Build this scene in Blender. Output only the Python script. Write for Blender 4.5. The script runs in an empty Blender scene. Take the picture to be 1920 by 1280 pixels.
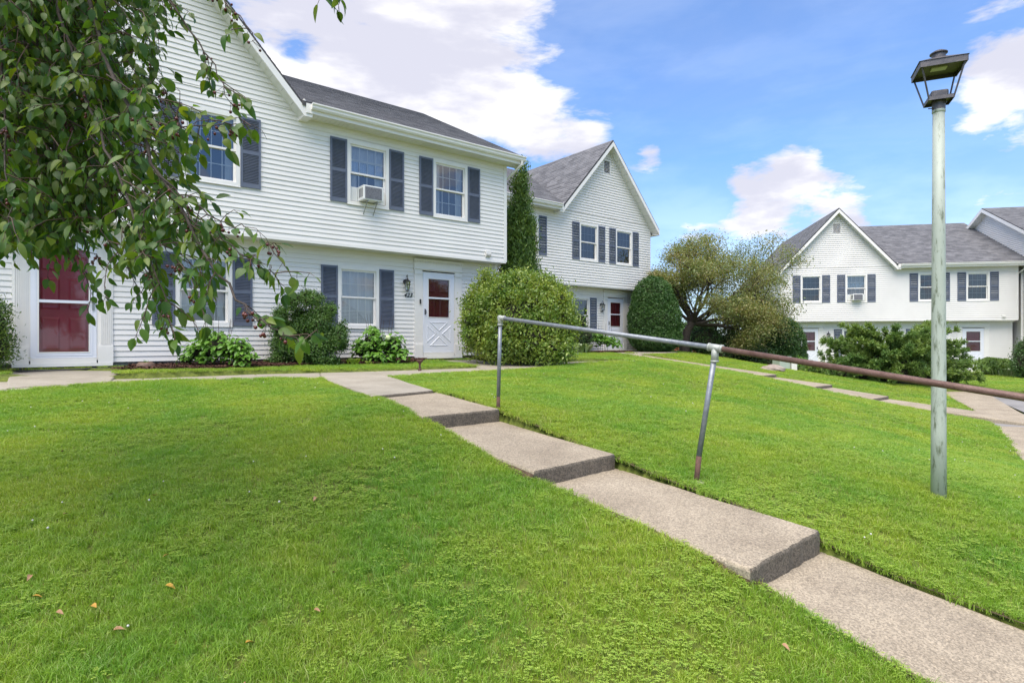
import bpy, math, random
import numpy as np
from mathutils import Vector, Matrix
R = math.radians
random.seed(7); rng = np.random.default_rng(11)
SC = bpy.context.scene
COL = SC.collection

# ------------------------------------------------------------------ camera
cam = bpy.data.cameras.new('camera'); camo = bpy.data.objects.new('camera', cam); COL.objects.link(camo)
cam.sensor_width = 36; cam.lens = 1080 / 1920 * 36
cam.shift_y = -2 / 1920
camo.rotation_euler = (R(90), 0, 0); camo.location = (0, 0, 0)
cam.clip_start = 0.05; cam.clip_end = 3000
SC.camera = camo
F, CX, CY = 1080.0, 960.0, 638.0
def P(x, y, Z):
    """world point seen at photo pixel x, y at distance Z in front of the camera"""
    return Vector(((x - CX) / F * Z, Z, (CY - y) / F * Z))
def PZ(x, y, z):
    """the same, for a point whose height is known"""
    Z = z * F / (CY - y); return P(x, y, Z)

# ------------------------------------------------------------------ world
SUN_EL, SUN_AZ = 64.0, 207.0      # degrees; azimuth clockwise from +Y
W = bpy.data.worlds.new('World'); SC.world = W; W.use_nodes = True
SKY_STR, CLOUD = 0.125, 4.3
def build_world():
    nt = W.node_tree; N = nt.nodes; L = nt.links; N.clear()
    def nd(t, **k):
        n = N.new(t)
        for a, b in k.items(): setattr(n, a, b)
        return n
    def mth(op, a, b=None, clamp=False):
        n = nd('ShaderNodeMath', operation=op, use_clamp=clamp)
        for i, v in enumerate((a, b)):
            if v is None: continue
            if isinstance(v, (int, float)): n.inputs[i].default_value = v
            else: L.new(v, n.inputs[i])
        return n.outputs[0]
    out = nd('ShaderNodeOutputWorld'); bg = nd('ShaderNodeBackground')
    sky = nd('ShaderNodeTexSky', sky_type='NISHITA', sun_disc=False)
    sky.sun_elevation = R(SUN_EL); sky.sun_rotation = R(SUN_AZ); sky.altitude = 300
    sky.air_density = 1.0; sky.dust_density = 0.8; sky.ozone_density = 2.5
    tc = nd('ShaderNodeTexCoord'); sep = nd('ShaderNodeSeparateXYZ'); L.new(tc.outputs['Generated'], sep.inputs[0])
    tint = nd('ShaderNodeMix', data_type='RGBA', blend_type='MULTIPLY'); tint.inputs[0].default_value = 1.0
    L.new(sky.outputs[0], tint.inputs[6]); tint.inputs[7].default_value = (0.55, .84, 1.13, 1)
    # cloud coordinates: mildly flattened towards the horizon, like a real cloud deck
    zc = mth('ADD', mth('MAXIMUM', sep.outputs[2], 0.0), 0.45)
    cmb = nd('ShaderNodeCombineXYZ')
    L.new(mth('DIVIDE', sep.outputs[0], zc), cmb.inputs[0]); L.new(mth('DIVIDE', sep.outputs[1], zc), cmb.inputs[1])
    L.new(mth('MULTIPLY', sep.outputs[2], 3.2), cmb.inputs[2])
    def noise(scale, detail, rough, off=0.0, dist=0.0):
        n = nd('ShaderNodeTexNoise'); n.inputs['Scale'].default_value = scale; n.inputs['Detail'].default_value = detail
        n.inputs['Roughness'].default_value = rough; n.inputs['Distortion'].default_value = dist
        m = nd('ShaderNodeMapping'); m.inputs['Location'].default_value = (off, off * .7, off * .3)
        L.new(cmb.outputs[0], m.inputs[0]); L.new(m.outputs[0], n.inputs['Vector']); return n.outputs['Fac']
    n1 = noise(2.6, 9, .58, 3.1, .25); n2 = noise(7.5, 9, .62, 9.7, .3)
    # banks of cumulus: (azimuth deg, elevation deg, radius, gain)
    banks = []
    for (px, py, rad, g) in [(790, 95, .17, .22), (640, 150, .13, .17), (960, 110, .12, .20), (1000, 240, .07, .24), (1100, 255, .05, .24), (520, 20, .10, .18), (1210, 285, .03, .17),
                             (1470, 310, .06, .24), (1420, 395, .055, .28), (1580, 405, .05, .25), (1380, 330, .03, .15), (1500, 300, .04, .2), (1890, 180, .065, .28),
                             (1705, 283, .035, .22), (1230, 290, .03, .14), (880, 200, .1, .2), (1290, 440, .04, .2), (1930, 480, .05, .15),
                             (1250, 300, .42, -.10), (1000, 150, .42, -.06), (1180, 60, .10, -.30), (1400, 130, .17, -.30), (1600, 60, .14, -.30), (1620, 220, .10, -.20), (1300, 370, .06, -.2), (560, 95, .035, -.25), (1700, 380, .07, -.2)]:
        v = Vector(((px - CX) / F, 1, (CY - py) / F)).normalized(); banks.append((v, rad * 1.35, g))
    tot = None
    for v, rad, g in banks:
        d = nd('ShaderNodeVectorMath', operation='DISTANCE'); L.new(tc.outputs['Generated'], d.inputs[0]); d.inputs[1].default_value = v
        s = nd('ShaderNodeMapRange', interpolation_type='SMOOTHSTEP'); L.new(d.outputs['Value'], s.inputs[0])
        s.inputs[1].default_value = rad; s.inputs[2].default_value = 0; s.inputs[3].default_value = 0; s.inputs[4].default_value = g
        tot = s.outputs[0] if tot is None else mth('ADD', tot, s.outputs[0])
    dens = mth('ADD', mth('ADD', mth('MULTIPLY', n1, 1.05), mth('MULTIPLY', n2, .80)), tot)
    cov = nd('ShaderNodeMapRange', interpolation_type='SMOOTHSTEP'); L.new(dens, cov.inputs[0])
    cov.inputs[1].default_value = 0.85; cov.inputs[2].default_value = 1.11
    # thin veil of high haze
    veil = mth('MULTIPLY', noise(1.9, 7, .62, 21.0, 1.2), .26)
    fac = mth('MAXIMUM', mth('MULTIPLY', cov.outputs[0], .97), veil)
    hz = nd('ShaderNodeMapRange', interpolation_type='SMOOTHSTEP'); L.new(sep.outputs[2], hz.inputs[0])
    hz.inputs[1].default_value = .40; hz.inputs[2].default_value = -.02; hz.inputs[3].default_value = 0; hz.inputs[4].default_value = .58
    veil = mth('MAXIMUM', veil, hz.outputs[0]); fac = mth('MAXIMUM', fac, veil)
    # body colour: whiter where thick and sunlit, lavender-grey below
    shade = nd('ShaderNodeMapRange', interpolation_type='SMOOTHSTEP'); L.new(noise(4.2, 6, .55, 5.3), shade.inputs[0])
    shade.inputs[1].default_value = .40; shade.inputs[2].default_value = .64
    cc = nd('ShaderNodeMix', data_type='RGBA'); L.new(shade.outputs[0], cc.inputs[0])
    cc.inputs[6].default_value = (.74 * CLOUD, .74 * CLOUD, .85 * CLOUD, 1); cc.inputs[7].default_value = (1.14 * CLOUD, 1.12 * CLOUD, 1.13 * CLOUD, 1)
    mx = nd('ShaderNodeMix', data_type='RGBA'); L.new(fac, mx.inputs[0]); L.new(tint.outputs[2], mx.inputs[6]); L.new(cc.outputs[2], mx.inputs[7])
    L.new(mx.outputs[2], bg.inputs[0]); bg.inputs[1].default_value = SKY_STR; L.new(bg.outputs[0], out.inputs[0])
build_world()

sun = bpy.data.lights.new('sun', 'SUN'); suno = bpy.data.objects.new('sun', sun); COL.objects.link(suno)
sun.energy = 3.2; sun.angle = R(62); sun.color = (1, .90, .76)
az, el = R(SUN_AZ), R(SUN_EL)
sdir = Vector((math.sin(az) * math.cos(el), math.cos(az) * math.cos(el), math.sin(el)))
suno.rotation_euler = sdir.to_track_quat('Z', 'Y').to_euler()
suno.location = sdir * 50
SC.view_settings.view_transform = 'Standard'; SC.view_settings.look = 'None'
SC.view_settings.exposure = 1.0; SC.view_settings.gamma = 1.0; SC.view_settings.use_curve_mapping = False
SC.render.engine = 'CYCLES'
SC.cycles.max_bounces = 8; SC.cycles.transparent_max_bounces = 24

# ------------------------------------------------------------------ materials
def mat(name, base=(.5, .5, .5), rough=.6, var=None, scale=5, detail=4, bump=0, bscale=None, metal=0, spec=.5, coords='Object', stretch=None):
    m = bpy.data.materials.new(name); m.use_nodes = True; nt = m.node_tree; N, L = nt.nodes, nt.links
    b = N['Principled BSDF']; b.inputs['Base Color'].default_value = (*base, 1); b.inputs['Roughness'].default_value = rough
    b.inputs['Metallic'].default_value = metal; b.inputs['Specular IOR Level'].default_value = spec
    if var or bump:
        tc = N.new('ShaderNodeTexCoord'); src = tc.outputs['Object' if coords == 'World' else coords]
        if coords == 'World':
            src = N.new('ShaderNodeNewGeometry').outputs['Position']
        if stretch:
            mp = N.new('ShaderNodeMapping'); mp.inputs['Scale'].default_value = stretch; L.new(src, mp.inputs[0]); src = mp.outputs[0]
    if var:
        n = N.new('ShaderNodeTexNoise'); n.inputs['Scale'].default_value = scale; n.inputs['Detail'].default_value = detail; n.inputs['Roughness'].default_value = .6
        L.new(src, n.inputs['Vector'])
        r = N.new('ShaderNodeValToRGB'); r.color_ramp.elements[0].position = .32; r.color_ramp.elements[1].position = .68
        r.color_ramp.elements[0].color = (*base, 1); r.color_ramp.elements[1].color = (*var, 1)
        L.new(n.outputs['Fac'], r.inputs[0]); L.new(r.outputs[0], b.inputs['Base Color'])
    if bump:
        n2 = N.new('ShaderNodeTexNoise'); n2.inputs['Scale'].default_value = bscale or scale * 4; n2.inputs['Detail'].default_value = 5
        L.new(src, n2.inputs['Vector'])
        bp = N.new('ShaderNodeBump'); bp.inputs['Strength'].default_value = bump; bp.inputs['Distance'].default_value = .02
        L.new(n2.outputs['Fac'], bp.inputs['Height']); L.new(bp.outputs[0], b.inputs['Normal'])
    return m

M = {}
M['vinyl'] = mat('white_vinyl', (.785, .765, .73), .5, (.73, .71, .675), 1.1, 6, .04, 12)
M['trim'] = mat('white_trim', (.81, .79, .75), .42, (.76, .74, .705), 3, 4)
M['soffit'] = mat('soffit_vinyl', (.74, .74, .69), .55, (.68, .68, .63), 2, 4)
M['shutter'] = mat('slate_blue_shutter', (.095, .115, .165), .5, (.125, .145, .195), 5, 3, .05)
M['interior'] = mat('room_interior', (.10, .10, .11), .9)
M['curtain'] = mat('white_curtain', (.72, .73, .75), .8, (.55, .56, .6), 3, 3, stretch=(8, 1, .6))
M['sheer'] = mat('grey_sheer', (.22, .22, .24), .9)
M['blind'] = mat('window_blind', (.62, .66, .66), .7)
M['reddoor'] = mat('red_door_paint', (.36, .042, .072), .35, (.31, .036, .06), 3, 3)
M['reddark'] = mat('dark_red_door_paint', (.20, .024, .032), .4, (.17, .02, .027), 3, 3)
M['doorwhite'] = mat('white_storm_door', (.76, .78, .84), .38, (.72, .74, .80), 2, 3)
M['black'] = mat('black_metal', (.012, .012, .013), .4, metal=0)
M['steelgrey'] = mat('handle_steel', (.35, .36, .36), .3, metal=.8)
M['galv'] = mat('galvanised_pipe', (.17, .19, .22), .45, (.27, .29, .32), 20, 5, .1, 60, metal=.35)
M['galvfit'] = mat('galvanised_fitting', (.38, .40, .37), .5, (.36, .38, .36), 30, 5, .2, 60, metal=.2)
M['rust'] = mat('rusty_pipe', (.11, .058, .046), .55, (.19, .115, .095), 14, 6, .2, 80, metal=.15)
M['rustdark'] = mat('rusty_post_foot', (.065, .034, .024), .75, (.12, .058, .042), 25, 6, .3, 90)
M['found'] = mat('foundation_block', (.20, .195, .185), .9, (.12, .12, .115), 6, 6, .4, 40)
M['mulch'] = mat('bark_mulch', (.060, .026, .016), .95, (.12, .055, .034), 38, 6, .9, 70, coords='World')
M['asphalt'] = mat('asphalt', (.17, .165, .16), .9, (.25, .24, .235), 1.2, 8, .25, 90, coords='World')
M['bark'] = mat('tree_bark', (.035, .027, .022), .85, (.075, .058, .048), 14, 6, .5, 40)
M['twig'] = mat('twig_bark', (.05, .03, .022), .7, (.09, .05, .035), 20, 3)
M['darkfill'] = mat('dark_filler', (.016, .018, .009), .95, (.035, .03, .016), 9, 4)  # colour of the dark filler lumps put inside foliage
M['fruit'] = mat('dark_red_fruit', (.075, .010, .014), .28, (.12, .025, .02), 30, 3)
M['claypot'] = mat('brown_pot', (.13, .075, .05), .6, (.19, .12, .085), 14, 4, .15)
M['rock'] = mat('fieldstone', (.22, .17, .14), .85, (.33, .28, .24), 6, 6, .5, 20)
M['utility'] = mat('pale_green_cabinet', (.36, .42, .36), .55, (.42, .47, .41), 4)
M['hose'] = mat('black_hose', (.01, .012, .016), .4)
M['stake'] = mat('red_stake', (.30, .03, .02), .5)
M['lampmetal'] = mat('weathered_lamp_metal', (.085, .082, .09), .45, (.15, .135, .135), 12, 5, .1, 40, metal=.5)
M['lampinner'] = mat('lamp_inner_reflector', (.115, .12, .075), .7, (.085, .08, .05), 8, 4)
M['lampled'] = mat('lamp_led_panel', (.50, .52, .36), .4, (.40, .42, .28), 60, 2)
M['acwhite'] = mat('ac_casing', (.72, .73, .71), .45)
M['acgrille'] = mat('ac_grille', (.13, .13, .15), .6, (.24, .24, .26), 30, 4)
M['farbrick'] = mat('red_brick_far', (.35, .09, .06), .8)
M['soil'] = mat('crumbly_soil', (.075, .048, .03), .95, (.15, .105, .06), 40, 6, .8, 120, coords='World')
M['mortar'] = mat('joint_dirt', (.035, .030, .022), .95, (.06, .055, .03), 30)
M['petal'] = mat('clover_flower', (.62, .60, .55), .6)
M['bloom'] = mat('pale_hydrangea_bloom', (.55, .62, .33), .6)
M['yleaf'] = mat('yellow_fallen_leaf', (.55, .30, .03), .55, (.40, .22, .05), 40)
M['bleaf'] = mat('brown_fallen_leaf', (.28, .13, .06), .6, (.42, .26, .15), 40)

def glass_mat(name, base=.06, tint=(.85, .86, .86), k=1.15):
    m = bpy.data.materials.new(name); m.use_nodes = True; nt = m.node_tree; N, L = nt.nodes, nt.links
    N.remove(N['Principled BSDF']); out = N['Material Output']
    tr = N.new('ShaderNodeBsdfTransparent'); tr.inputs[0].default_value = (*tint, 1)
    gl = N.new('ShaderNodeBsdfGlossy'); gl.inputs['Roughness'].default_value = .03; gl.inputs[0].default_value = (.95, .97, 1, 1)
    fr = N.new('ShaderNodeFresnel'); fr.inputs[0].default_value = 1.6
    mm = N.new('ShaderNodeMath'); mm.operation = 'MULTIPLY_ADD'; mm.inputs[1].default_value = k; mm.inputs[2].default_value = base; mm.use_clamp = True
    ns = N.new('ShaderNodeTexNoise'); ns.inputs['Scale'].default_value = 1.4; tc = N.new('ShaderNodeTexCoord'); L.new(tc.outputs['Object'], ns.inputs[0])
    bp = N.new('ShaderNodeBump'); bp.inputs['Strength'].default_value = .08; bp.inputs['Distance'].default_value = .05; L.new(ns.outputs[0], bp.inputs['Height']); L.new(bp.outputs[0], gl.inputs['Normal'])
    L.new(fr.outputs[0], mm.inputs[0]); mx = N.new('ShaderNodeMixShader'); L.new(mm.outputs[0], mx.inputs[0])
    L.new(tr.outputs[0], mx.inputs[1]); L.new(gl.outputs[0], mx.inputs[2]); L.new(mx.outputs[0], out.inputs[0]); return m
M['glass'] = glass_mat('window_glass', .08)
M['doorglass'] = glass_mat('storm_door_glass', .02, (.97, .97, .98), .8)
M['screen'] = glass_mat('screened_glass', .04, (.42, .44, .48))
M['lanternglass'] = glass_mat('lantern_glass', .12, (.9, .9, .88))

def leaf_mat(name, cols, rough=.45, transl=.25, tcol=None, spec=.5, big=None, bigscale=1.0, bump=0):
    """cols: ramp over the per-leaf random attribute; big: second colour mixed in by world-space patches"""
    m = bpy.data.materials.new(name); m.use_nodes = True; nt = m.node_tree; N, L = nt.nodes, nt.links
    b = N['Principled BSDF']; out = N['Material Output']; b.inputs['Roughness'].default_value = rough; b.inputs['Specular IOR Level'].default_value = spec
    at = N.new('ShaderNodeAttribute'); at.attribute_name = 'rnd'
    oi = N.new('ShaderNodeObjectInfo')
    ad = N.new('ShaderNodeMath'); ad.operation = 'MULTIPLY_ADD'; ad.inputs[1].default_value = 1.0
    L.new(oi.outputs['Random'], ad.inputs[0]); L.new(at.outputs['Fac'], ad.inputs[2])
    fr = N.new('ShaderNodeMath'); fr.operation = 'FRACT'; L.new(ad.outputs[0], fr.inputs[0])
    r = N.new('ShaderNodeValToRGB'); el = r.color_ramp.elements
    while len(el) < len(cols): el.new(.5)
    for i, c in enumerate(cols): el[i].position = i / (len(cols) - 1); el[i].color = (*c, 1)
    L.new(fr.outputs[0], r.inputs[0]); colr = r.outputs[0]
    if big:
        g = N.new('ShaderNodeNewGeometry'); n = N.new('ShaderNodeTexNoise'); n.inputs['Scale'].default_value = bigscale; n.inputs['Detail'].default_value = 4; n.inputs['Roughness'].default_value = .6
        L.new(g.outputs['Position'], n.inputs['Vector'])
        mr = N.new('ShaderNodeMapRange'); mr.inputs[1].default_value = .38; mr.inputs[2].default_value = .62; L.new(n.outputs['Fac'], mr.inputs[0])
        mx = N.new('ShaderNodeMix'); mx.data_type = 'RGBA'; L.new(mr.outputs[0], mx.inputs[0]); L.new(colr, mx.inputs[6])
        ml = N.new('ShaderNodeMix'); ml.data_type = 'RGBA'; ml.blend_type = 'MULTIPLY'; ml.inputs[0].default_value = 1; L.new(colr, ml.inputs[6]); ml.inputs[7].default_value = (*big, 1)
        L.new(ml.outputs[2], mx.inputs[7]); colr = mx.outputs[2]
    L.new(colr, b.inputs['Base Color'])
    t = N.new('ShaderNodeBsdfTranslucent'); h = N.new('ShaderNodeMix'); h.data_type = 'RGBA'; h.blend_type = 'MULTIPLY'; h.inputs[0].default_value = 1
    L.new(colr, h.inputs[6]); h.inputs[7].default_value = (*(tcol or (1.6, 1.5, .6)), 1); L.new(h.outputs[2], t.inputs[0])
    ms = N.new('ShaderNodeMixShader'); ms.inputs[0].default_value = transl; L.new(b.outputs[0], ms.inputs[1]); L.new(t.outputs[0], ms.inputs[2]); L.new(ms.outputs[0], out.inputs[0])
    return m
M['crab'] = leaf_mat('crab_leaf', [(.035, .085, .018), (.05, .12, .022), (.095, .17, .025), (.045, .10, .02), (.15, .20, .03), (.06, .12, .03)], .42, .36, spec=.4, tcol=(2.2, 2.2, .5))
M['euon'] = leaf_mat('yellowgreen_leaf', [(.10, .17, .025), (.18, .26, .035), (.28, .36, .05), (.38, .42, .10), (.14, .22, .03)], .38, .25, big=(.55, .72, .7), bigscale=1.6)
M['arbor'] = leaf_mat('arborvitae_spray', [(.06, .12, .016), (.10, .18, .022), (.16, .24, .03)], .55, .2, big=(.55, .7, .8), bigscale=3)
M['yew'] = leaf_mat('yew_needles', [(.04, .10, .018), (.06, .14, .026), (.09, .18, .034)], .5, .12, big=(.7, .8, .9), bigscale=3)
M['hinoki'] = leaf_mat('cypress_spray', [(.05, .12, .02), (.08, .17, .025), (.13, .22, .035), (.06, .14, .02)], .5, .15, big=(.6, .7, .8), bigscale=4)
M['juniper'] = leaf_mat('juniper_spray', [(.11, .19, .035), (.17, .26, .045), (.25, .34, .07), (.12, .20, .04)], .55, .2, big=(.55, .7, .8), bigscale=1.2)
M['hydra'] = leaf_mat('hydrangea_leaf', [(.08, .20, .02), (.12, .27, .03), (.17, .34, .045), (.09, .22, .02)], .38, .25)
M['darkleaf'] = leaf_mat('dark_shrub_leaf', [(.035, .085, .018), (.05, .12, .024), (.08, .16, .035)], .45, .15)
M['oldcrab'] = leaf_mat('thin_tree_leaf', [(.17, .20, .06), (.25, .27, .08), (.33, .30, .12), (.19, .23, .06), (.36, .26, .12), (.23, .28, .08)], .5, .3, big=(.65, .85, .9), bigscale=.8)
M['hosta'] = leaf_mat('variegated_leaf', [(.18, .27, .06), (.42, .48, .28), (.10, .20, .04)], .45, .2)
M['lily'] = leaf_mat('strap_leaf', [(.06, .12, .03), (.13, .20, .08), (.28, .33, .20)], .45, .2)
M['lime'] = leaf_mat('lime_leaf', [(.22, .33, .03), (.30, .40, .05)], .45, .25)
M['grass'] = leaf_mat('grass_blade', [(.21, .33, .028), (.33, .46, .045), (.46, .58, .085), (.25, .38, .035), (.54, .54, .18)], .45, .40, tcol=(1.25, 1.2, .5), big=(.60, .84, .8), bigscale=.9)
M['clover'] = leaf_mat('clover_leaf', [(.22, .35, .04), (.28, .42, .05), (.36, .48, .07)], .5, .25, tcol=(1.2, 1.2, .6))

def soil_mat():
    m = mat('lawn_soil', (.06, .09, .01), .95, (.15, .18, .022), 26, 8, .8, 60, coords='World'); return m
M['lawn'] = soil_mat()

def concrete_mat(name, c1, c2, speck=.5, rough=.8):
    m = bpy.data.materials.new(name); m.use_nodes = True; nt = m.node_tree; N, L = nt.nodes, nt.links; b = N['Principled BSDF']
    g = N.new('ShaderNodeNewGeometry')
    n1 = N.new('ShaderNodeTexNoise'); n1.inputs['Scale'].default_value = 2.1; n1.inputs['Detail'].default_value = 8; n1.inputs['Roughness'].default_value = .65; L.new(g.outputs['Position'], n1.inputs['Vector'])
    r = N.new('ShaderNodeValToRGB'); r.color_ramp.elements[0].position = .3; r.color_ramp.elements[1].position = .7; r.color_ramp.elements[0].color = (*c1, 1); r.color_ramp.elements[1].color = (*c2, 1); L.new(n1.outputs['Fac'], r.inputs[0])
    v = N.new('ShaderNodeTexVoronoi'); v.inputs['Scale'].default_value = 130; L.new(g.outputs['Position'], v.inputs['Vector'])
    sv = N.new('ShaderNodeSeparateColor'); L.new(v.outputs['Color'], sv.inputs[0])
    mr = N.new('ShaderNodeMapRange'); mr.inputs[1].default_value = 0; mr.inputs[2].default_value = 1; mr.inputs[3].default_value = 1 - speck; mr.inputs[4].default_value = 1 + speck; L.new(sv.outputs[0], mr.inputs[0])
    hs = N.new('ShaderNodeHueSaturation'); L.new(r.outputs[0], hs.inputs['Color']); L.new(mr.outputs[0], hs.inputs['Value']); 
    v3 = N.new('ShaderNodeTexVoronoi'); v3.inputs['Scale'].default_value = 34; L.new(g.outputs['Position'], v3.inputs['Vector'])
    lt = N.new('ShaderNodeMath'); lt.operation = 'LESS_THAN'; lt.inputs[1].default_value = .15; L.new(v3.outputs['Distance'], lt.inputs[0])
    s3 = N.new('ShaderNodeSeparateColor'); L.new(v3.outputs['Color'], s3.inputs[0]); gt = N.new('ShaderNodeMath'); gt.operation = 'GREATER_THAN'; gt.inputs[1].default_value = .62; L.new(s3.outputs[1], gt.inputs[0])
    an = N.new('ShaderNodeMath'); an.operation = 'MULTIPLY'; L.new(lt.outputs[0], an.inputs[0]); L.new(gt.outputs[0], an.inputs[1])
    a2 = N.new('ShaderNodeMath'); a2.operation = 'MULTIPLY'; a2.inputs[1].default_value = speck * 1.2; L.new(an.outputs[0], a2.inputs[0])
    mx = N.new('ShaderNodeMix'); mx.data_type = 'RGBA'; L.new(a2.outputs[0], mx.inputs[0]); L.new(hs.outputs[0], mx.inputs[6]); mx.inputs[7].default_value = (min(1, c2[0] * 1.9), min(1, c2[1] * 1.85), min(1, c2[2] * 1.75), 1)
    L.new(mx.outputs[2], b.inputs['Base Color']); b.inputs['Roughness'].default_value = rough
    bp = N.new('ShaderNodeBump'); bp.inputs['Strength'].default_value = .35 * speck + .08; bp.inputs['Distance'].default_value = .006; L.new(v.outputs['Distance'], bp.inputs['Height']); L.new(bp.outputs[0], b.inputs['Normal'])
    return m
M['concrete'] = concrete_mat('exposed_aggregate', (.235, .193, .14), (.355, .30, .222), .36)
M['concretesm'] = concrete_mat('worn_concrete', (.24, .215, .17), (.345, .31, .255), .16)
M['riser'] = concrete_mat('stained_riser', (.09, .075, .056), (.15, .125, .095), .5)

def shingle_mat():
    m = bpy.data.materials.new('asphalt_shingle'); m.use_nodes = True; nt = m.node_tree; N, L = nt.nodes, nt.links; b = N['Principled BSDF']; b.inputs['Roughness'].default_value = .9
    uv = N.new('ShaderNodeUVMap'); uv.uv_map = 'uv'
    br = N.new('ShaderNodeTexBrick'); br.inputs['Scale'].default_value = 1; br.offset = .37; br.inputs['Brick Width'].default_value = .31; br.inputs['Row Height'].default_value = .14; br.inputs['Mortar Size'].default_value = .004
    br.inputs['Color1'].default_value = (.085, .086, .094, 1); br.inputs['Color2'].default_value = (.16, .16, .17, 1); br.inputs['Mortar'].default_value = (.06, .06, .065, 1)
    L.new(uv.outputs[0], br.inputs['Vector'])
    n = N.new('ShaderNodeTexNoise'); n.inputs['Scale'].default_value = 3; n.inputs['Detail'].default_value = 8; L.new(uv.outputs[0], n.inputs['Vector'])
    mr = N.new('ShaderNodeMapRange'); mr.inputs[3].default_value = .6; mr.inputs[4].default_value = 1.5; L.new(n.outputs['Fac'], mr.inputs[0])
    hs = N.new('ShaderNodeHueSaturation'); L.new(br.outputs['Color'], hs.inputs['Color']); L.new(mr.outputs[0], hs.inputs['Value']); L.new(hs.outputs[0], b.inputs['Base Color'])
    bp = N.new('ShaderNodeBump'); bp.inputs['Strength'].default_value = .12; bp.inputs['Distance'].default_value = .01; L.new(br.outputs['Color'], bp.inputs['Height']); L.new(bp.outputs[0], b.inputs['Normal'])
    return m
M['shingle'] = shingle_mat()

def post_mat():
    m = mat('mint_painted_post', (.36, .405, .35), .5, (.42, .465, .405), 4, 5); nt = m.node_tree; N, L = nt.nodes, nt.links; b = N['Principled BSDF']
    src = b.inputs['Base Color'].links[0].from_socket
    tc = N.new('ShaderNodeTexCoord'); mp = N.new('ShaderNodeMapping'); mp.inputs['Scale'].default_value = (14, 14, 3.2); L.new(tc.outputs['Object'], mp.inputs[0])
    n = N.new('ShaderNodeTexNoise'); n.inputs['Scale'].default_value = 1.6; n.inputs['Detail'].default_value = 8; n.inputs['Roughness'].default_value = .72; L.new(mp.outputs[0], n.inputs['Vector'])
    r = N.new('ShaderNodeMapRange'); r.inputs[1].default_value = .52; r.inputs[2].default_value = .64; L.new(n.outputs['Fac'], r.inputs[0])
    mx = N.new('ShaderNodeMix'); mx.data_type = 'RGBA'; L.new(r.outputs[0], mx.inputs[0]); L.new(src, mx.inputs[6]); mx.inputs[7].default_value = (.13, .155, .10, 1)
    L.new(mx.outputs[2], b.inputs['Base Color']); return m
M['post'] = post_mat()

# ------------------------------------------------------------------ mesh helpers
class MB:
    def __init__(s): s.v = []; s.f = []; s.mi = []; s.uv = None
    def add(s, vs, fs, mi=0):
        o = len(s.v); s.v += [tuple(v) for v in vs]; s.f += [tuple(o + i for i in f) for f in fs]; s.mi += [mi] * len(fs)
    def box(s, x0, x1, y0, y1, z0, z1, mi=0):
        s.add([(x0, y0, z0), (x1, y0, z0), (x1, y1, z0), (x0, y1, z0), (x0, y0, z1), (x1, y0, z1), (x1, y1, z1), (x0, y1, z1)],
              [(0, 3, 2, 1), (4, 5, 6, 7), (0, 1, 5, 4), (1, 2, 6, 5), (2, 3, 7, 6), (3, 0, 4, 7)], mi)
    def quad(s, a, b, c, d, mi=0): s.add([a, b, c, d], [(0, 1, 2, 3)], mi)
    def prism(s, poly, ext, mi=0):
        """poly: list of 3d points (planar), ext: vector"""
        n = len(poly); e = Vector(ext); q = [Vector(p) for p in poly]
        s.add([tuple(p) for p in q] + [tuple(p + e) for p in q], [tuple(range(n))[::-1], tuple(range(n, 2 * n))] + [(i, (i + 1) % n, n + (i + 1) % n, n + i) for i in range(n)], mi)
    def tube(s, pts, rad, n=8, mi=0, cap=True):
        pts = [Vector(p) for p in pts]; k = len(pts)
        if isinstance(rad, (int, float)): rad = [rad] * k
        rings = []; up = None
        for i, p in enumerate(pts):
            t = (pts[min(i + 1, k - 1)] - pts[max(i - 1, 0)]).normalized()
            if up is None: up = Vector((0, 0, 1)) if abs(t.z) < .9 else Vector((1, 0, 0))
            a = t.cross(up)
            if a.length < 1e-5: a = t.cross(Vector((1, 0, 0)))
            a.normalize(); b = a.cross(t); up = b
            rings.append([p + (a * math.cos(2 * math.pi * j / n) + b * math.sin(2 * math.pi * j / n)) * rad[i] for j in range(n)])
        vs = [v for r in rings for v in r]; fs = []
        for i in range(k - 1):
            for j in range(n): fs.append((i * n + j, i * n + (j + 1) % n, (i + 1) * n + (j + 1) % n, (i + 1) * n + j))
        if cap: fs += [tuple(range(n))[::-1], tuple((k - 1) * n + j for j in range(n))]
        s.add(vs, fs, mi)
    def lathe(s, prof, c=(0, 0, 0), n=24, mi=0):
        vs = []; k = len(prof)
        for r, z in prof:
            for j in range(n): a = 2 * math.pi * j / n; vs.append((c[0] + r * math.cos(a), c[1] + r * math.sin(a), c[2] + z))
        fs = [(i * n + j, i * n + (j + 1) % n, (i + 1) * n + (j + 1) % n, (i + 1) * n + j) for i in range(k - 1) for j in range(n)]
        fs += [tuple(range(n))[::-1], tuple((k - 1) * n + j for j in range(n))]; s.add(vs, fs, mi)
    def mesh(s, name, mats, smooth=False):
        me = bpy.data.meshes.new(name); me.from_pydata(s.v, [], s.f)
        for m in (mats if isinstance(mats, (list, tuple)) else [mats]): me.materials.append(m)
        if any(s.mi): me.polygons.foreach_set('material_index', s.mi)
        if smooth: me.polygons.foreach_set('use_smooth', [True] * len(me.polygons))
        me.update(); return me
    def build(s, name, mats, parent=None, smooth=False, bevel=0, kind=None, label=None):
        o = bpy.data.objects.new(name, s.mesh(name, mats, smooth)); COL.objects.link(o)
        if parent: o.parent = parent
        if bevel:
            b = o.modifiers.new('bevel', 'BEVEL'); b.width = bevel; b.segments = 2; b.limit_method = 'ANGLE'
        if kind: o['kind'] = kind
        if label: o['label'] = label
        return o
def empty(name, loc, rz=0):
    o = bpy.data.objects.new(name, None); COL.objects.link(o); o.location = loc; o.rotation_euler = (0, 0, rz); o.empty_display_size = .2; return o
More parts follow.
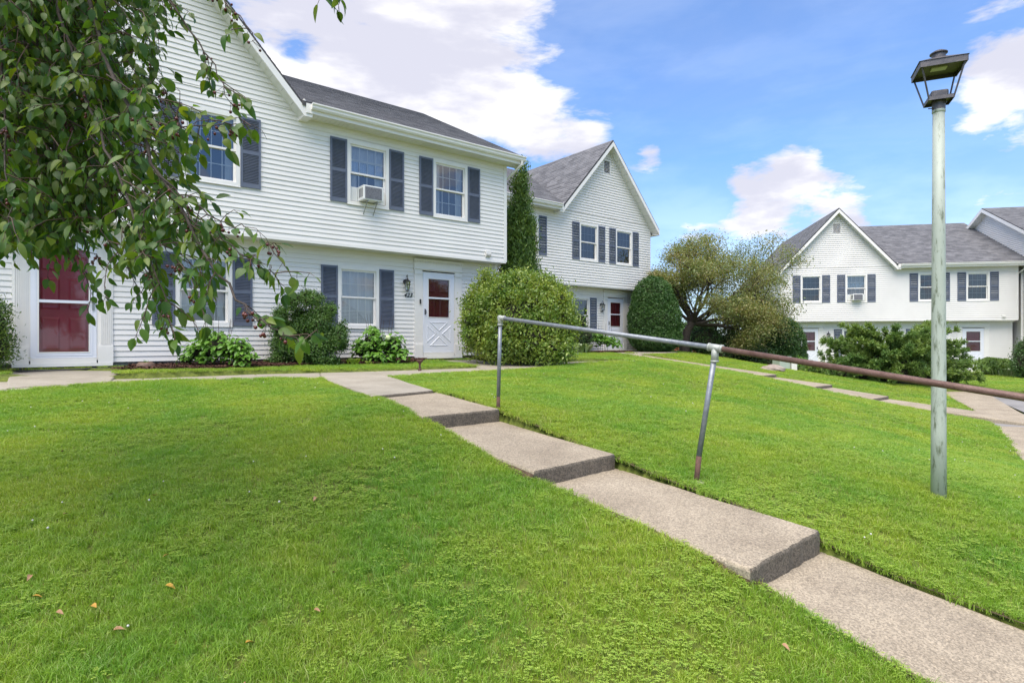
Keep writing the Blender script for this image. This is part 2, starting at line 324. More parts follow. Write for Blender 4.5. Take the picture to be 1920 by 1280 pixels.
def tag(o, label, cat, group=None):
    o['label'] = label; o['category'] = cat
    if group: o['group'] = group
    return o
def inst(me, name, parent, loc=(0, 0, 0), rot=None, scale=None):
    o = bpy.data.objects.new(name, me); COL.objects.link(o); o.parent = parent; o.location = loc
    if rot is not None: o.rotation_euler = rot
    if scale is not None: o.scale = scale
    return o
def np_mesh(name, V, Q, material, rnd=None, smooth=False):
    """V (n,3), Q (m,k) faces of k corners, rnd per face"""
    me = bpy.data.meshes.new(name); m, k = Q.shape
    me.vertices.add(len(V)); me.vertices.foreach_set('co', np.ascontiguousarray(V, dtype=np.float32).ravel())
    me.loops.add(m * k); me.loops.foreach_set('vertex_index', np.ascontiguousarray(Q, dtype=np.int32).ravel())
    me.polygons.add(m); me.polygons.foreach_set('loop_start', np.arange(0, m * k, k, dtype=np.int32))
    me.update(calc_edges=True)
    if rnd is not None:
        a = me.attributes.new('rnd', 'FLOAT', 'FACE'); a.data.foreach_set('value', rnd.astype(np.float32))
    me.materials.append(material)
    if smooth: me.polygons.foreach_set('use_smooth', np.ones(m, dtype=bool))
    return me
def np_obj(name, V, Q, material, parent=None, rnd=None, kind=None, smooth=False):
    o = bpy.data.objects.new(name, np_mesh(name, V, Q, material, rnd, smooth)); COL.objects.link(o)
    if parent: o.parent = parent
    if kind: o['kind'] = kind
    return o

# ------------------------------------------------------------------ terrain
def unp(x, y, z): p = PZ(x, y, z); return (p.x, p.y, z)
ctrl = [(-.5, 6.0, -.70), (-1.4, 5.3, -.74), (.2, 4.1, -1.0), (1.0, 4.8, -.98), (1.45, 4.4, -1.08), (1.9, 3.75, -1.17), (1.15, 3.1, -1.145), (.55, 3.75, -1.045), (-.15, 4.45, -.93), (2.2, 3.45, -1.29), (2.6, 2.95, -1.39), (1.55, 2.55, -1.36), (3.19, 4.3, -1.16),
        (1.9, 2.3, -1.43), unp(0, 733, -.63), unp(300, 724, -.62), unp(605, 708, -.61), unp(727, 705, -.61), unp(907, 696, -.60), unp(1000, 690, -.59), unp(700, 742, -.66), unp(812, 732, -.66),
        (-8.7, 9.8, -.50), (-6.6, 11.4, -.5), (-4.4, 13.1, -.50), (-1.4, 15.4, -.50), (0.2, 16.8, -.5),
        unp(1215, 680, -.52), unp(1090, 682, -.54), (4.2, 20.2, -.47), (5.0, 19.2, -.62), (7.16, 16.45, -1.02), (8.0, 15.2, -1.25), (8.95, 14.2, -1.47), (9.93, 12.93, -1.66),
        (4.5, 24.7, -.48), (2.2, 22.3, -.48), (6.3, 24.5, -.42), (7.9, 26.5, -.56), (11.5, 25.0, -1.22), (11.2, 23, -1.17), (12.1, 19.0, -1.42), (16, 30., -1.6), (24, 28.2, -1.6),
        (13.5, 17.8, -1.69), (7.1, 7.98, -1.72), (9.75, 11.7, -1.71), (15.7, 18, -1.63), (-1.9, 2.15, -1.29), (.09, 2.3, -1.40), (-2.2, 5, -.88), (-5, 4.2, -.90), (-4.2, 7.5, -.70),
        (0, 0, -1.62), (-3, 0, -1.45), (6, 0, -1.85), (-8, 3, -.95), (5.3, 5.5, -1.45), (4.0, 9, -1.06), (6.2, 10.5, -1.30), (1.2, 9, -.76),
        (-20, 30, -.5), (-20, 0, -1), (0, 70, -1.), (45, 70, -2.4), (70, 20, -2.6), (30, 0, -2.3), (0, -30, -2.6), (-60, -20, -1.5), (-60, 70, -.6), (14, 45, -1.0), (40, 35, -2), (20, 8, -1.85), (12, 2, -1.85)]
C = np.array(ctrl)
def tpsk(r2): return np.where(r2 > 1e-9, .5 * r2 * np.log(np.maximum(r2, 1e-9)), 0)
_A = tpsk(((C[:, None, :2] - C[None, :, :2]) ** 2).sum(-1)) + np.eye(len(C)) * .02
_B = np.hstack([np.ones((len(C), 1)), C[:, :2]])
_S = np.block([[_A, _B], [_B.T, np.zeros((3, 3))]])
_w = np.linalg.solve(_S, np.concatenate([C[:, 2], np.zeros(3)]))
def gz_np(X, Y):
    sh = X.shape; X = X.ravel(); Y = Y.ravel(); out = np.empty(len(X))
    for i in range(0, len(X), 20000):
        x = X[i:i + 20000]; y = Y[i:i + 20000]
        k = tpsk((x[:, None] - C[None, :, 0]) ** 2 + (y[:, None] - C[None, :, 1]) ** 2)
        out[i:i + 20000] = k @ _w[:-3] + _w[-3] + _w[-2] * x + _w[-1] * y
    out = np.clip(out, -3.2, .2)
    return out.reshape(sh)
def gz(x, y): return float(gz_np(np.array([x]), np.array([y]))[0])

# house frames (x' along the front, y' into the house)
TH1 = math.atan2(1080, 1370)               # direction of the first two fronts
O1 = Vector((-1.952, 15.06, 0)); O2 = Vector((3.925, 23.753, 0))
TH3 = math.atan2(-1080, 5560); O3 = Vector((23.285, 29.142, 0))
def hw(O, th, u, w, z=0): return Vector((O.x + u * math.cos(th) - w * math.sin(th), O.y + u * math.sin(th) + w * math.cos(th), z))

# concrete slabs: list of (name,label,4 corners (front-left, front-right, back-right, back-left) as 3d, thickness, material)
slabs = []
def U(x, y, z): return Vector(unp(x, y, z))
F1 = (U(697, 741.5, -.63), U(812, 731, -.63)); B1_ = (U(727, 704.3, -.60), U(603, 707.5, -.60))
F2 = (U(793, 780, -.70), U(936, 766, -.70)); B2_ = (U(814, 733, -.665), U(699, 743, -.665))
F3 = (U(1001, 882, -.925), U(1153, 850, -.925)); B3_ = (F2[1] + Vector((.0, .05, -.13)), F2[0] + Vector((0, .05, -.13)))
F4 = (U(1407, 1065, -1.13), U(1537, 993, -1.13)); B4_ = (F3[1] + Vector((0, .05, -.125)), F3[0] + Vector((0, .05, -.125)))
F5 = (U(1990, 1405, -1.47), U(2160, 1268, -1.49)); B5_ = (F4[1] + Vector((.02, .05, -.14)), F4[0] + Vector((.03, .06, -.13)))
slab_specs = [
    ('smooth grey concrete slab at the head of the stepped walk, joining the sidewalk', (F1[0], F1[1], B1_[0], B1_[1]), .14, 'concretesm'),
    ('second slab of the stepped walk, its front edge beside the first rail post', (F2[0], F2[1], B2_[0], B2_[1]), .17, 'concrete'),
    ('middle slab of the stepped walk, between the first and second rail posts', (F3[0], F3[1], B3_[0], B3_[1]), .17, 'concrete'),
    ('large pebbly slab beside the second rail post, with a tall dark front edge', (F4[0], F4[1], B4_[0], B4_[1]), .20, 'concrete'),
    ('lowest slab of the stepped walk, running out of the lower right corner', (F5[0], F5[1], B5_[0], B5_[1]), .14, 'concrete')]
def n_dir(s): return Vector((.6191 * s, -.7853 * s, 0))
# far stepped walk in front of the second house
def fw(s, side, z): 
    p = Vector((4.35, 20.2, 0)) + n_dir(s) + Vector((math.cos(TH1), math.sin(TH1), 0)) * side; p.z = z; return p
far_specs = [(-1.0, 4.78, -.44, -.985, 'long top slab of the far stepped walk, ending behind the second rail post'), (4.78, 6.32, -1.07, -1.19, 'second slab of the far stepped walk, dropping to the third'),
             (6.32, 7.66, -1.27, -1.40, 'third slab of the far stepped walk, with a dark step at its lower end'), (7.66, 10.6, -1.47, -1.69, 'lowest slab of the far stepped walk, passing behind the lamp post to the paving')]
for (s0, s1, z0, z1, lab) in far_specs:
    slab_specs.append((lab, (fw(s1, -.48, z1), fw(s1, .48, z1), fw(s0, .48, z0), fw(s0, -.48, z0)), .15, 'concrete'))
# sidewalk along the first house
SW = []
def sw(u, w, z): return hw(O1, TH1, u, w, z)
# near/back edges measured in the first house frame
def to1(p):
    q = Vector((p[0], p[1], 0)) - O1; c, s = math.cos(TH1), math.sin(TH1); return (q.x * c + q.y * s, -q.x * s + q.y * c)
near = [U(-260, 744, -.64), U(0, 733.5, -.63), U(284, 719.5, -.62), U(500, 710.5, -.615), U(603, 707.5, -.60), U(727, 704.3, -.60), U(907, 695.8, -.60), U(1000, 690, -.59), U(1090, 683.5, -.57), U(1215, 681, -.55)]
back = [U(-260, 722, -.64), U(60, 713.5, -.63), U(268, 709.5, -.62), U(478, 701.5, -.615), U(600, 698.8, -.60), U(702, 696, -.60), U(897, 689.4, -.60), U(985, 683.5, -.58), U(1085, 677.5, -.55), U(1190, 675.5, -.53)]
sw_labels = ['sidewalk slab running off the left edge before the red storm door', 'sidewalk slab in front of the red storm door landing', 'sidewalk slab below the round brown pot', 'sidewalk slab in front of the first hydrangea',
             'sidewalk slab where the stepped walk branches off', 'sidewalk slab behind the small rusty path light', 'sidewalk slab behind the first rail post', 'curving sidewalk slab at the foot of the big yellow-green bush', 'thin far end of the sidewalk fading into the lawn']
for i in range(9):
    slab_specs.append((sw_labels[i], (near[i], near[i + 1], back[i + 1], back[i]), .12, 'concretesm'))
slab_specs.append(('concrete landing in front of the red storm door', (U(12, 727, -.618), U(206, 714.5, -.612), sw(-6.85, -.12, -.53), sw(-8.45, -.12, -.53)), .12, 'concretesm'))
slab_specs.append(('concrete landing in front of the white crossbuck door', (U(897, 689, -.596), U(985, 683.2, -.576), sw(1.75, -.35, -.525), sw(-.3, -.12, -.52)), .12, 'concretesm'))
slab_specs.append(('pavement strip in front of the second house', (hw(O2, TH1, -1.6, -2.9, -.50), hw(O2, TH1, 1.6, -2.3, -.465), hw(O2, TH1, 1.2, -.35, -.455), hw(O2, TH1, .2, -.6, -.455)), .12, 'concretesm'))
# big paving to the right
ap = [(1764, 733, 1848, 733.5, -1.67), (1776, 741, 1860, 742, -1.68), (1822, 765, 1902, 766.5, -1.69), (1835, 777, 1926, 779, -1.70), (1857, 789, 1950, 792, -1.71)]
ap_labels = ['wide paving slab beyond the lamp post', 'second paving slab at the right edge', 'narrow paving slab at the right edge with a dark joint', 'lowest paving slab before the asphalt']
for i in range(4):
    a, b = ap[i], ap[i + 1]
    slab_specs.append((ap_labels[i], (U(b[0], b[1], b[4]), U(b[2], b[3], b[4]), U(a[2], a[3], a[4]), U(a[0] + 2, a[1] + .6, a[4])), .12, 'concrete'))
slab_specs.append(('brown paving slab curving along the lawn at the right edge', (U(1925, 872, -1.72), U(2140, 900, -1.74), U(2100, 806, -1.715), U(1868, 798, -1.714)), .12, 'concrete'))

polys = []
def slab_obj(lab, c, th, m):
    c = [Vector(p) for p in c]
    # frame: c0 front-left, c1 front-right, c2 back-right, c3 back-left
    n = 8; cen = sum(c, Vector()) / 4
    mb = MB(); rnd = random.Random(hash(lab) % 9999)
    top = []; ins = .012
    loop = []
    seg = [12, 8, 12, 8]
    for k in range(4):
        a, b = c[k], c[(k + 1) % 4]
        for i in range(seg[k]):
            t = i / seg[k]; p = a.lerp(b, t)
            jit = 0 if i == 0 else rnd.uniform(-.007, .007)
            nrm = Vector((b.y - a.y, a.x - b.x, 0)).normalized() if (b - a).length > 0 else Vector()
            loop.append(p + nrm * jit)
    N = len(loop); cz = cen
    def shrink(p, k): d = (Vector((cz.x, cz.y, p.z)) - p); d.z = 0; return p + d.normalized() * k
    r0 = [shrink(p, .028) for p in loop]
    r1 = [shrink(p, .008) - Vector((0, 0, .006)) for p in loop]
    r2 = [p - Vector((0, 0, .024)) for p in loop]; r3 = [p - Vector((0, 0, th)) for p in loop]
    vs = r0 + r1 + r2 + r3; mb.add(vs, [tuple(range(N))[::1]])
    fs = []; mi = []
    for r in range(3):
        for j in range(N):
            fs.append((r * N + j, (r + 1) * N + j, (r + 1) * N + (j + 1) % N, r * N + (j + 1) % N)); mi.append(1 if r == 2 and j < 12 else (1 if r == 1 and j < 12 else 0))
    o = len(mb.v) - len(vs)
    mb.f += fs; mb.mi += mi
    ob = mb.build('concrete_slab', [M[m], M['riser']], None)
    # the top n-gon must be flat-shaded, its rounded rim smooth
    me = ob.data; sm = [False] + [True] * (2 * N) + [False] * N; me.polygons.foreach_set('use_smooth', sm)
    tag(ob, lab, 'paving slab', 'concrete walk slabs'); polys.append([(p.x, p.y, p.z) for p in c]); return ob
for s_ in slab_specs: slab_obj(*s_)
def in_poly(X, Y, poly, grow=0.0):
    pts = np.array([(p[0], p[1]) for p in poly]); c = pts.mean(0)
    if grow:
        d = pts - c; L_ = np.linalg.norm(d, axis=1, keepdims=True); pts = c + d * (1 + grow / L_ * 1.3)
    ins = np.zeros(X.shape, bool); j = len(pts) - 1
    for i in range(len(pts)):
        xi, yi = pts[i]; xj, yj = pts[j]
        cnd = ((yi > Y) != (yj > Y)) & (X < (xj - xi) * (Y - yi) / (yj - yi + 1e-12) + xi); ins ^= cnd; j = i
    return ins
# asphalt and mulch footprints
ASPH = [U(1860, 796, -1.72), U(1850, 786, -1.70), U(1925, 772, -1.70), U(1850, 739, -1.68), U(1990, 733, -1.68), U(3400, 760, -1.72), U(3400, 1300, -1.8), U(2350, 1000, -1.8), U(2180, 815, -1.73), U(1925, 806, -1.72)]
MUL = []
def mulch_strip(lab, pts, z):
    # pts: outline as (u,w) in a house frame given already as world xy
    MUL.append([(p[0], p[1], 0) for p in pts]); return lab
mul1 = [sw(-6.75, -.02, 0), sw(-6.78, -.8, 0)] + [PZ(x, y, z) for x, y, z in [(203, 704, -.59), (300, 702, -.59), (400, 699, -.585), (480, 695, -.58), (600, 690, -.575), (700, 687.5, -.57), (775, 684.5, -.565), (800, 679, -.555)]] + [sw(-.35, -.02, 0)]
mul0 = [sw(-9.6, -.02, 0), sw(-9.6, -1.1, 0), PZ(-40, 706, -.6), PZ(10, 702, -.59), PZ(40, 699, -.58), sw(-8.35, -.02, 0)]
mul2 = [sw(.75, -.02, 0), PZ(880, 676, -.55), PZ(985, 682.5, -.57), PZ(1040, 678, -.555), PZ(1075, 672, -.54), PZ(1060, 663, -.52), sw(2.3, .3, 0)]
mul3 = [hw(O2, TH1, -2.6, -.02), hw(O2, TH1, -2.9, -2.3), hw(O2, TH1, -1.2, -2.0), hw(O2, TH1, 0, -1.3), hw(O2, TH1, 0.1, -.02)]
mulches = [('dark bark mulch bed along the first house between its two doors', mul1), ('bark mulch bed left of the red storm door', mul0), ('mulch bed under the big yellow-green bush', mul2), ('reddish mulch bed in front of the second house', mul3)]

# terrain sheet: fine near, coarse far
def grid(xs, ys, hole=None):
    X, Y = np.meshgrid(xs, ys); Z = gz_np(X, Y)
    for p in polys:
        ins = in_poly(X, Y, p, .0); 
        if ins.any():
            # plane of the slab
            A = np.array([(q[0], q[1], 1) for q in p]); b = np.array([q[2] for q in p]); k = np.linalg.lstsq(A, b, rcond=None)[0]
            zp = k[0] * X + k[1] * Y + k[2]; Z = np.where(ins, np.minimum(Z, zp - .055), Z)
    for _, o_ in mulches: Z = np.where(in_poly(X, Y, o_, 0), Z - .015, Z)
    insA = in_poly(X, Y, [(p.x, p.y, p.z) for p in ASPH], 0); Z = np.where(insA, np.minimum(Z, -1.80), Z)
    nx, ny = len(xs), len(ys); idx = np.arange(nx * ny).reshape(ny, nx)
    Q = np.stack([idx[:-1, :-1], idx[:-1, 1:], idx[1:, 1:], idx[1:, :-1]], -1).reshape(-1, 4)
    return np.stack([X.ravel(), Y.ravel(), Z.ravel()], -1), Q
def axis(segs):
    out = []
    for a, b, st in segs: out += list(np.arange(a, b - 1e-6, st))
    out.append(segs[-1][1]); return np.array(out)
xs = axis([(-600, -100, 100), (-100, -20, 10), (-20, -6, 1.0), (-6, -2.5, .25), (-2.5, 3.5, .05), (3.5, 12, .25), (12, 36, 1), (36, 100, 8), (100, 600, 100)])
ys = axis([(-200, -20, 40), (-20, 1, 1.5), (1, 2.2, .2), (2.2, 7.2, .05), (7.2, 10.2, .1), (10.2, 16.6, .14), (16.6, 22, .25), (22, 36, 1), (36, 100, 8), (100, 900, 100)])
V, Q = grid(xs, ys)
lawn = np_obj('lawn', V, Q, M['lawn'], smooth=True); lawn['kind'] = 'structure'; lawn['label'] = 'sloping green lawn between the white townhouses'
# asphalt
mb = MB(); mb.add([(p.x, p.y, -1.735) for p in ASPH], [tuple(range(len(ASPH)))])
a = mb.build('asphalt_drive', M['asphalt']); a['kind'] = 'structure'; a['label'] = 'grey asphalt drive at the right edge'
# mulch beds as lumpy sheets with bark chips
def bed(lab, outline):
    pts = [(p.x, p.y) for p in outline]; xs_ = [p[0] for p in pts]; ys_ = [p[1] for p in pts]
    n = int((max(xs_) - min(xs_)) * (max(ys_) - min(ys_)) * 1500); 
    X = rng.uniform(min(xs_), max(xs_), n); Y = rng.uniform(min(ys_), max(ys_), n); k = in_poly(X, Y, outline)
    X, Y = X[k], Y[k]; Z = gz_np(X, Y) + .04
    L_ = rng.uniform(.012, .035, len(X)); a = rng.uniform(0, 6.28, len(X)); t = rng.uniform(-.5, .5, len(X)); w_ = L_ * rng.uniform(.2, .5, len(X))
    dx = np.stack([np.cos(a) * L_, np.sin(a) * L_, t * L_], -1); dy = np.stack([-np.sin(a) * w_, np.cos(a) * w_, rng.uniform(-.5, .5, len(X)) * w_], -1)
    Pc = np.stack([X, Y, Z + rng.uniform(0, .02, len(X))], -1)
    V = np.stack([Pc - dx - dy, Pc + dx - dy, Pc + dx + dy, Pc - dx + dy], 1).reshape(-1, 3); Q = np.arange(len(V)).reshape(-1, 4)
    # base
    C_ = MB(); mp = [(x, y, gz(x, y) + .012) for x, y in pts]; cx_, cy_ = sum(xs_) / len(xs_), sum(ys_) / len(ys_)
    base = bpy.data.objects.new('mulch_bed', None)
    mb = MB(); step = .07; gx = np.arange(min(xs_), max(xs_) + step, step); gy = np.arange(min(ys_), max(ys_) + step, step)
    GX, GY = np.meshgrid(gx, gy); GZ = gz_np(GX, GY) + .02; ok = in_poly(GX + step / 2, GY + step / 2, outline)
    idx = np.arange(GX.size).reshape(GX.shape); q = np.stack([idx[:-1, :-1], idx[:-1, 1:], idx[1:, 1:], idx[1:, :-1]], -1)[ok[:-1, :-1]]
    o = np_obj('mulch_bed', np.stack([GX.ravel(), GY.ravel(), GZ.ravel()], -1), q.reshape(-1, 4), M['mulch'], kind='stuff'); tag(o, lab, 'mulch')
    c = np_obj('bark_chips', V, Q, M['mulch'], o, kind='stuff')
for l_, o_ in mulches: bed(l_, o_)

# ------------------------------------------------------------------ townhouses
UPW = -.45                      # the upper floor stands this far out over the lower one
EX = .1016
LIP = .021
def board_mesh(ub0, ub1, ut0, ut1, z0, z1, y, lip):
    mb = MB()
    mb.add([(ub0, y - lip, z0), (ub1, y - lip, z0), (ut1, y - .002, z1), (ut0, y - .002, z1), (ub0, y + .004, z0 + .001), (ub1, y + .004, z0 + .001)], [(0, 1, 2, 3), (4, 5, 1, 0)])
    return mb
def siding(house, y, z0, z1, span, holes, individual, fr='front', xform=None, name='siding_board'):
    """courses of clapboard; span(z) -> (u0,u1)"""
    joined = MB(); n = int(math.ceil((z1 - z0) / EX - 1e-6))
    for i in range(n):
        a = z0 + i * EX; b = min(a + EX, z1)
        s0, s1 = span(a); t0, t1 = span(b)
        if s1 - s0 < .05: continue
        if t1 < t0: t0 = t1 = (t0 + t1) / 2
        cut = [(h[0], h[1]) for h in holes if h[2] < (a + b) / 2 < h[3]]; cut.sort()
        segs = []; cur = s0
        for c0, c1 in cut:
            if c1 <= cur or c0 >= s1: continue
            if c0 > cur: segs.append((cur, c0))
            cur = max(cur, c1)
        if cur < s1: segs.append((cur, s1))
        for (p, q) in segs:
            tp = t0 if p == s0 else p; tq = t1 if q == s1 else q
            if q - p < .01: continue
            if individual:
                cuts_ = [s0 + ((i // 2) * 1.37) % 3.66 + 3.66 * k_ for k_ in range(0, 5)]; cuts_ = [c_ for c_ in cuts_ if p + .15 < c_ < q - .15]
                ed = [p] + cuts_ + [q]
                for e_ in range(len(ed) - 1):
                    a0_, a1_ = ed[e_], ed[e_ + 1]
                    m = board_mesh(a0_, a1_ + (.02 if e_ < len(ed) - 2 else 0), tp if e_ == 0 else a0_, tq if e_ == len(ed) - 2 else a1_ + .02, a, b + .004, y - .0022 * (e_ % 2), LIP)
                    m.build(name, M['vinyl'], house)
                continue
            m = board_mesh(p, q, tp, tq, a, b + .004, y, LIP if individual else .038)
            if xform: m.v = [xform(v) for v in m.v]
            if individual: m.build(name, M['vinyl'], house)
            else: joined.add(m.v, m.f)
    if not individual: joined.build('siding', M['vinyl'], house, kind='stuff')

_sh = {}
def shutter(house, u, z0, z1, y, side):
    w = .385; h = z1 - z0; key = round(h, 2)
    if key not in _sh:
        f = MB(); s = .042; d = .03
        f.box(0, s, -d, 0, 0, h); f.box(w - s, w, -d, 0, 0, h); f.box(s, w - s, -d + .002, 0, h - .05, h); f.box(s, w - s, -d + .002, 0, 0, .085); f.box(s, w - s, -d + .002, 0, h * .5 - .035, h * .5 + .035)
        f.box(s, w - s, -.006, -.001, .085, h - .05)
        l = MB()
        for a, b in ((.085, h * .5 - .035), (h * .5 + .035, h - .05)):
            k = int((b - a) / .031)
            for i in range(k):
                z = a + (b - a) * (i + .5) / k
                l.add([(s, -.007, z + .013), (w - s, -.007, z + .013), (w - s, -.027, z - .008), (s, -.027, z - .008), (w - s, -.024, z - .013), (s, -.024, z - .013)], [(3, 2, 1, 0), (5, 4, 2, 3)])
        _sh[key] = (f.mesh('shutter', M['shutter']), l.mesh('louvers', M['shutter']))
    f, l = _sh[key]
    o = inst(f, 'shutter', house, (u, y - .018, z0)); q = inst(l, 'louvers', o); q['kind'] = 'stuff'; return o

_win = {}
def window(house, uc, z0, z1, y, fine, style='curtain', shutters=True, w=1.03, lab=None, ac=False):
    h = z1 - z0; t = .075
    wo = empty('window', (uc, y, z0)); wo.parent = house
    if lab: wo['label'] = lab
    key = (round(h, 2), round(w, 2))
    if key not in _win:
        f = MB(); hw_ = w / 2; d0, d1 = -.035, .10
        f.box(-hw_, -hw_ + t, d0, d1, 0, h); f.box(hw_ - t, hw_, d0, d1, 0, h); f.box(-hw_ + t, hw_ - t, d0, d1, h - t, h); f.box(-hw_ + t, hw_ - t, d0, d1, 0, t)
        f.box(-hw_ - .012, hw_ + .012, -.05, -.02, -.014, -.001)
        f.box(-hw_ - .018, -hw_ - .001, -.026, -.012, -.01, h + .02); f.box(hw_ + .001, hw_ + .018, -.026, -.012, -.01, h + .02); f.box(-hw_ - .018, hw_ + .018, -.03, -.014, h + .001, h + .022)
        iw = hw_ - t; s = .04; zm = h * .5
        up = MB(); yu = (.005, .035); lo = MB(); yl = (.042, .072)
        for m_, a, b, (ya, yb) in ((up, zm - .015, h - t, yu), (lo, t, zm + .02, yl)):
            m_.box(-iw, -iw + s, ya, yb, a, b); m_.box(iw - s, iw, ya, yb, a, b); m_.box(-iw + s, iw - s, ya, yb, b - s, b); m_.box(-iw + s, iw - s, ya, yb, a, a + s)
        _win[key] = (f.mesh('window_frame', M['trim']), up.mesh('sash', M['trim']), lo.mesh('sash', M['trim']), iw, s, zm)
    fm, um, lm, iw, s, zm = _win[key]
    inst(fm, 'window_frame', wo); inst(um, 'sash', wo); lower = inst(lm, 'sash', wo)
    if ac: lower.location.z = .30
    gm = M['glass']
    for (a, b, yy, isup) in ((zm - .015 + s, h - t - s, .02, True), (t + s, zm + .02 - s, .057, False)):
        if ac and not isup: a += .30; b = min(b + .30, h - t - s)
        x0, x1 = -iw + s, iw - s; bar = .009
        mu = MB()
        for k in (1, 2, 3): x = x0 + (x1 - x0) * k / 4; mu.box(x - bar, x + bar, yy + .003, yy + .009, a, b)
        zc = (a + b) / 2; mu.box(x0, x1, yy + .004, yy + .008, zc - bar, zc + bar)
        g = gm if style != 'screen' else M['screen']
        if style != 'nogrid': mu.build('muntins', M['trim'], wo)
        if fine:
            for k in range(4):
                for r_ in range(2):
                    p = MB(); xa = x0 + (x1 - x0) * k / 4; xb = x0 + (x1 - x0) * (k + 1) / 4; za = a if r_ == 0 else zc; zb = zc if r_ == 0 else b
                    p.quad((xa, yy, za), (xb, yy, za), (xb, yy, zb), (xa, yy, zb)); p.build('pane', g, wo)
        else:
            p = MB(); p.quad((x0, yy, a), (x1, yy, a), (x1, yy, b), (x0, yy, b)); p.build('pane', g, wo)
    # what is behind the glass
    cu = MB()
    def drape(xa, xb, za, zb, yy, amp=.02, freq=28):
        k = 24; 
        for i in range(k):
            p = xa + (xb - xa) * i / k; q = xa + (xb - xa) * (i + 1) / k
            cu.quad((p, yy + amp * math.sin(p * freq), za), (q, yy + amp * math.sin(q * freq), za), (q, yy + amp * math.sin(q * freq), zb), (p, yy + amp * math.sin(p * freq), zb))
    if style == 'curtain': drape(-iw, iw, h * .5, h, .14); drape(-iw, -iw + .22, 0, h * .5, .14); drape(iw - .2, iw, 0, h * .5, .14)
    elif style == 'full': drape(-iw, iw, 0, h, .14)
    elif style == 'sides': drape(-iw, -iw + .2, 0, h, .14); drape(iw - .17, iw, 0, h, .14)
    elif style == 'swag':
        drape(-iw, iw, h * .5, h, .15, .025, 22)
        cu.add([(-iw, .13, h * .5), (iw, .15, h * .5), (iw, .15, .12), (iw - .12, .12, .10), (0, .12, h * .3), (-iw, .13, h * .48)], [(0, 5, 4, 3, 2, 1)])
        for i in range(20): z = .1 + i * .033; cu.box(-iw, iw * (1 - max(0, (i - 3)) / 22 * 1.9), .16, .165, z, z + .027)
    elif style == 'blind':
        for i in range(int(h / .035)): z = i * .035; cu.add([(-iw, .12, z), (iw, .12, z), (iw, .14, z + .03), (-iw, .14, z + .03)], [(0, 1, 2, 3)])
    elif style == 'screen': drape(-iw, iw, h * .0, h, .2, .03, 40)
    if cu.v: cu.build('curtain' if style != 'blind' else 'blind', M['blind'] if style == 'blind' else (M['sheer'] if style == 'screen' else M['curtain']), wo)
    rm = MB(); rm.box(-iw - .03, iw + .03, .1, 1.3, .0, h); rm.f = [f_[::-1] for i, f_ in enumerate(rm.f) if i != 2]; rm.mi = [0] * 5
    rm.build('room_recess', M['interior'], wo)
    if shutters:
        shutter(house, uc - w / 2 - .392, z0 + .01, z1 - .01, y, -1); shutter(house, uc + w / 2 + .007, z0 + .01, z1 - .01, y, 1)
    return (uc - w / 2 + .01, uc + w / 2 - .01, z0 + .01, z1 - .01)

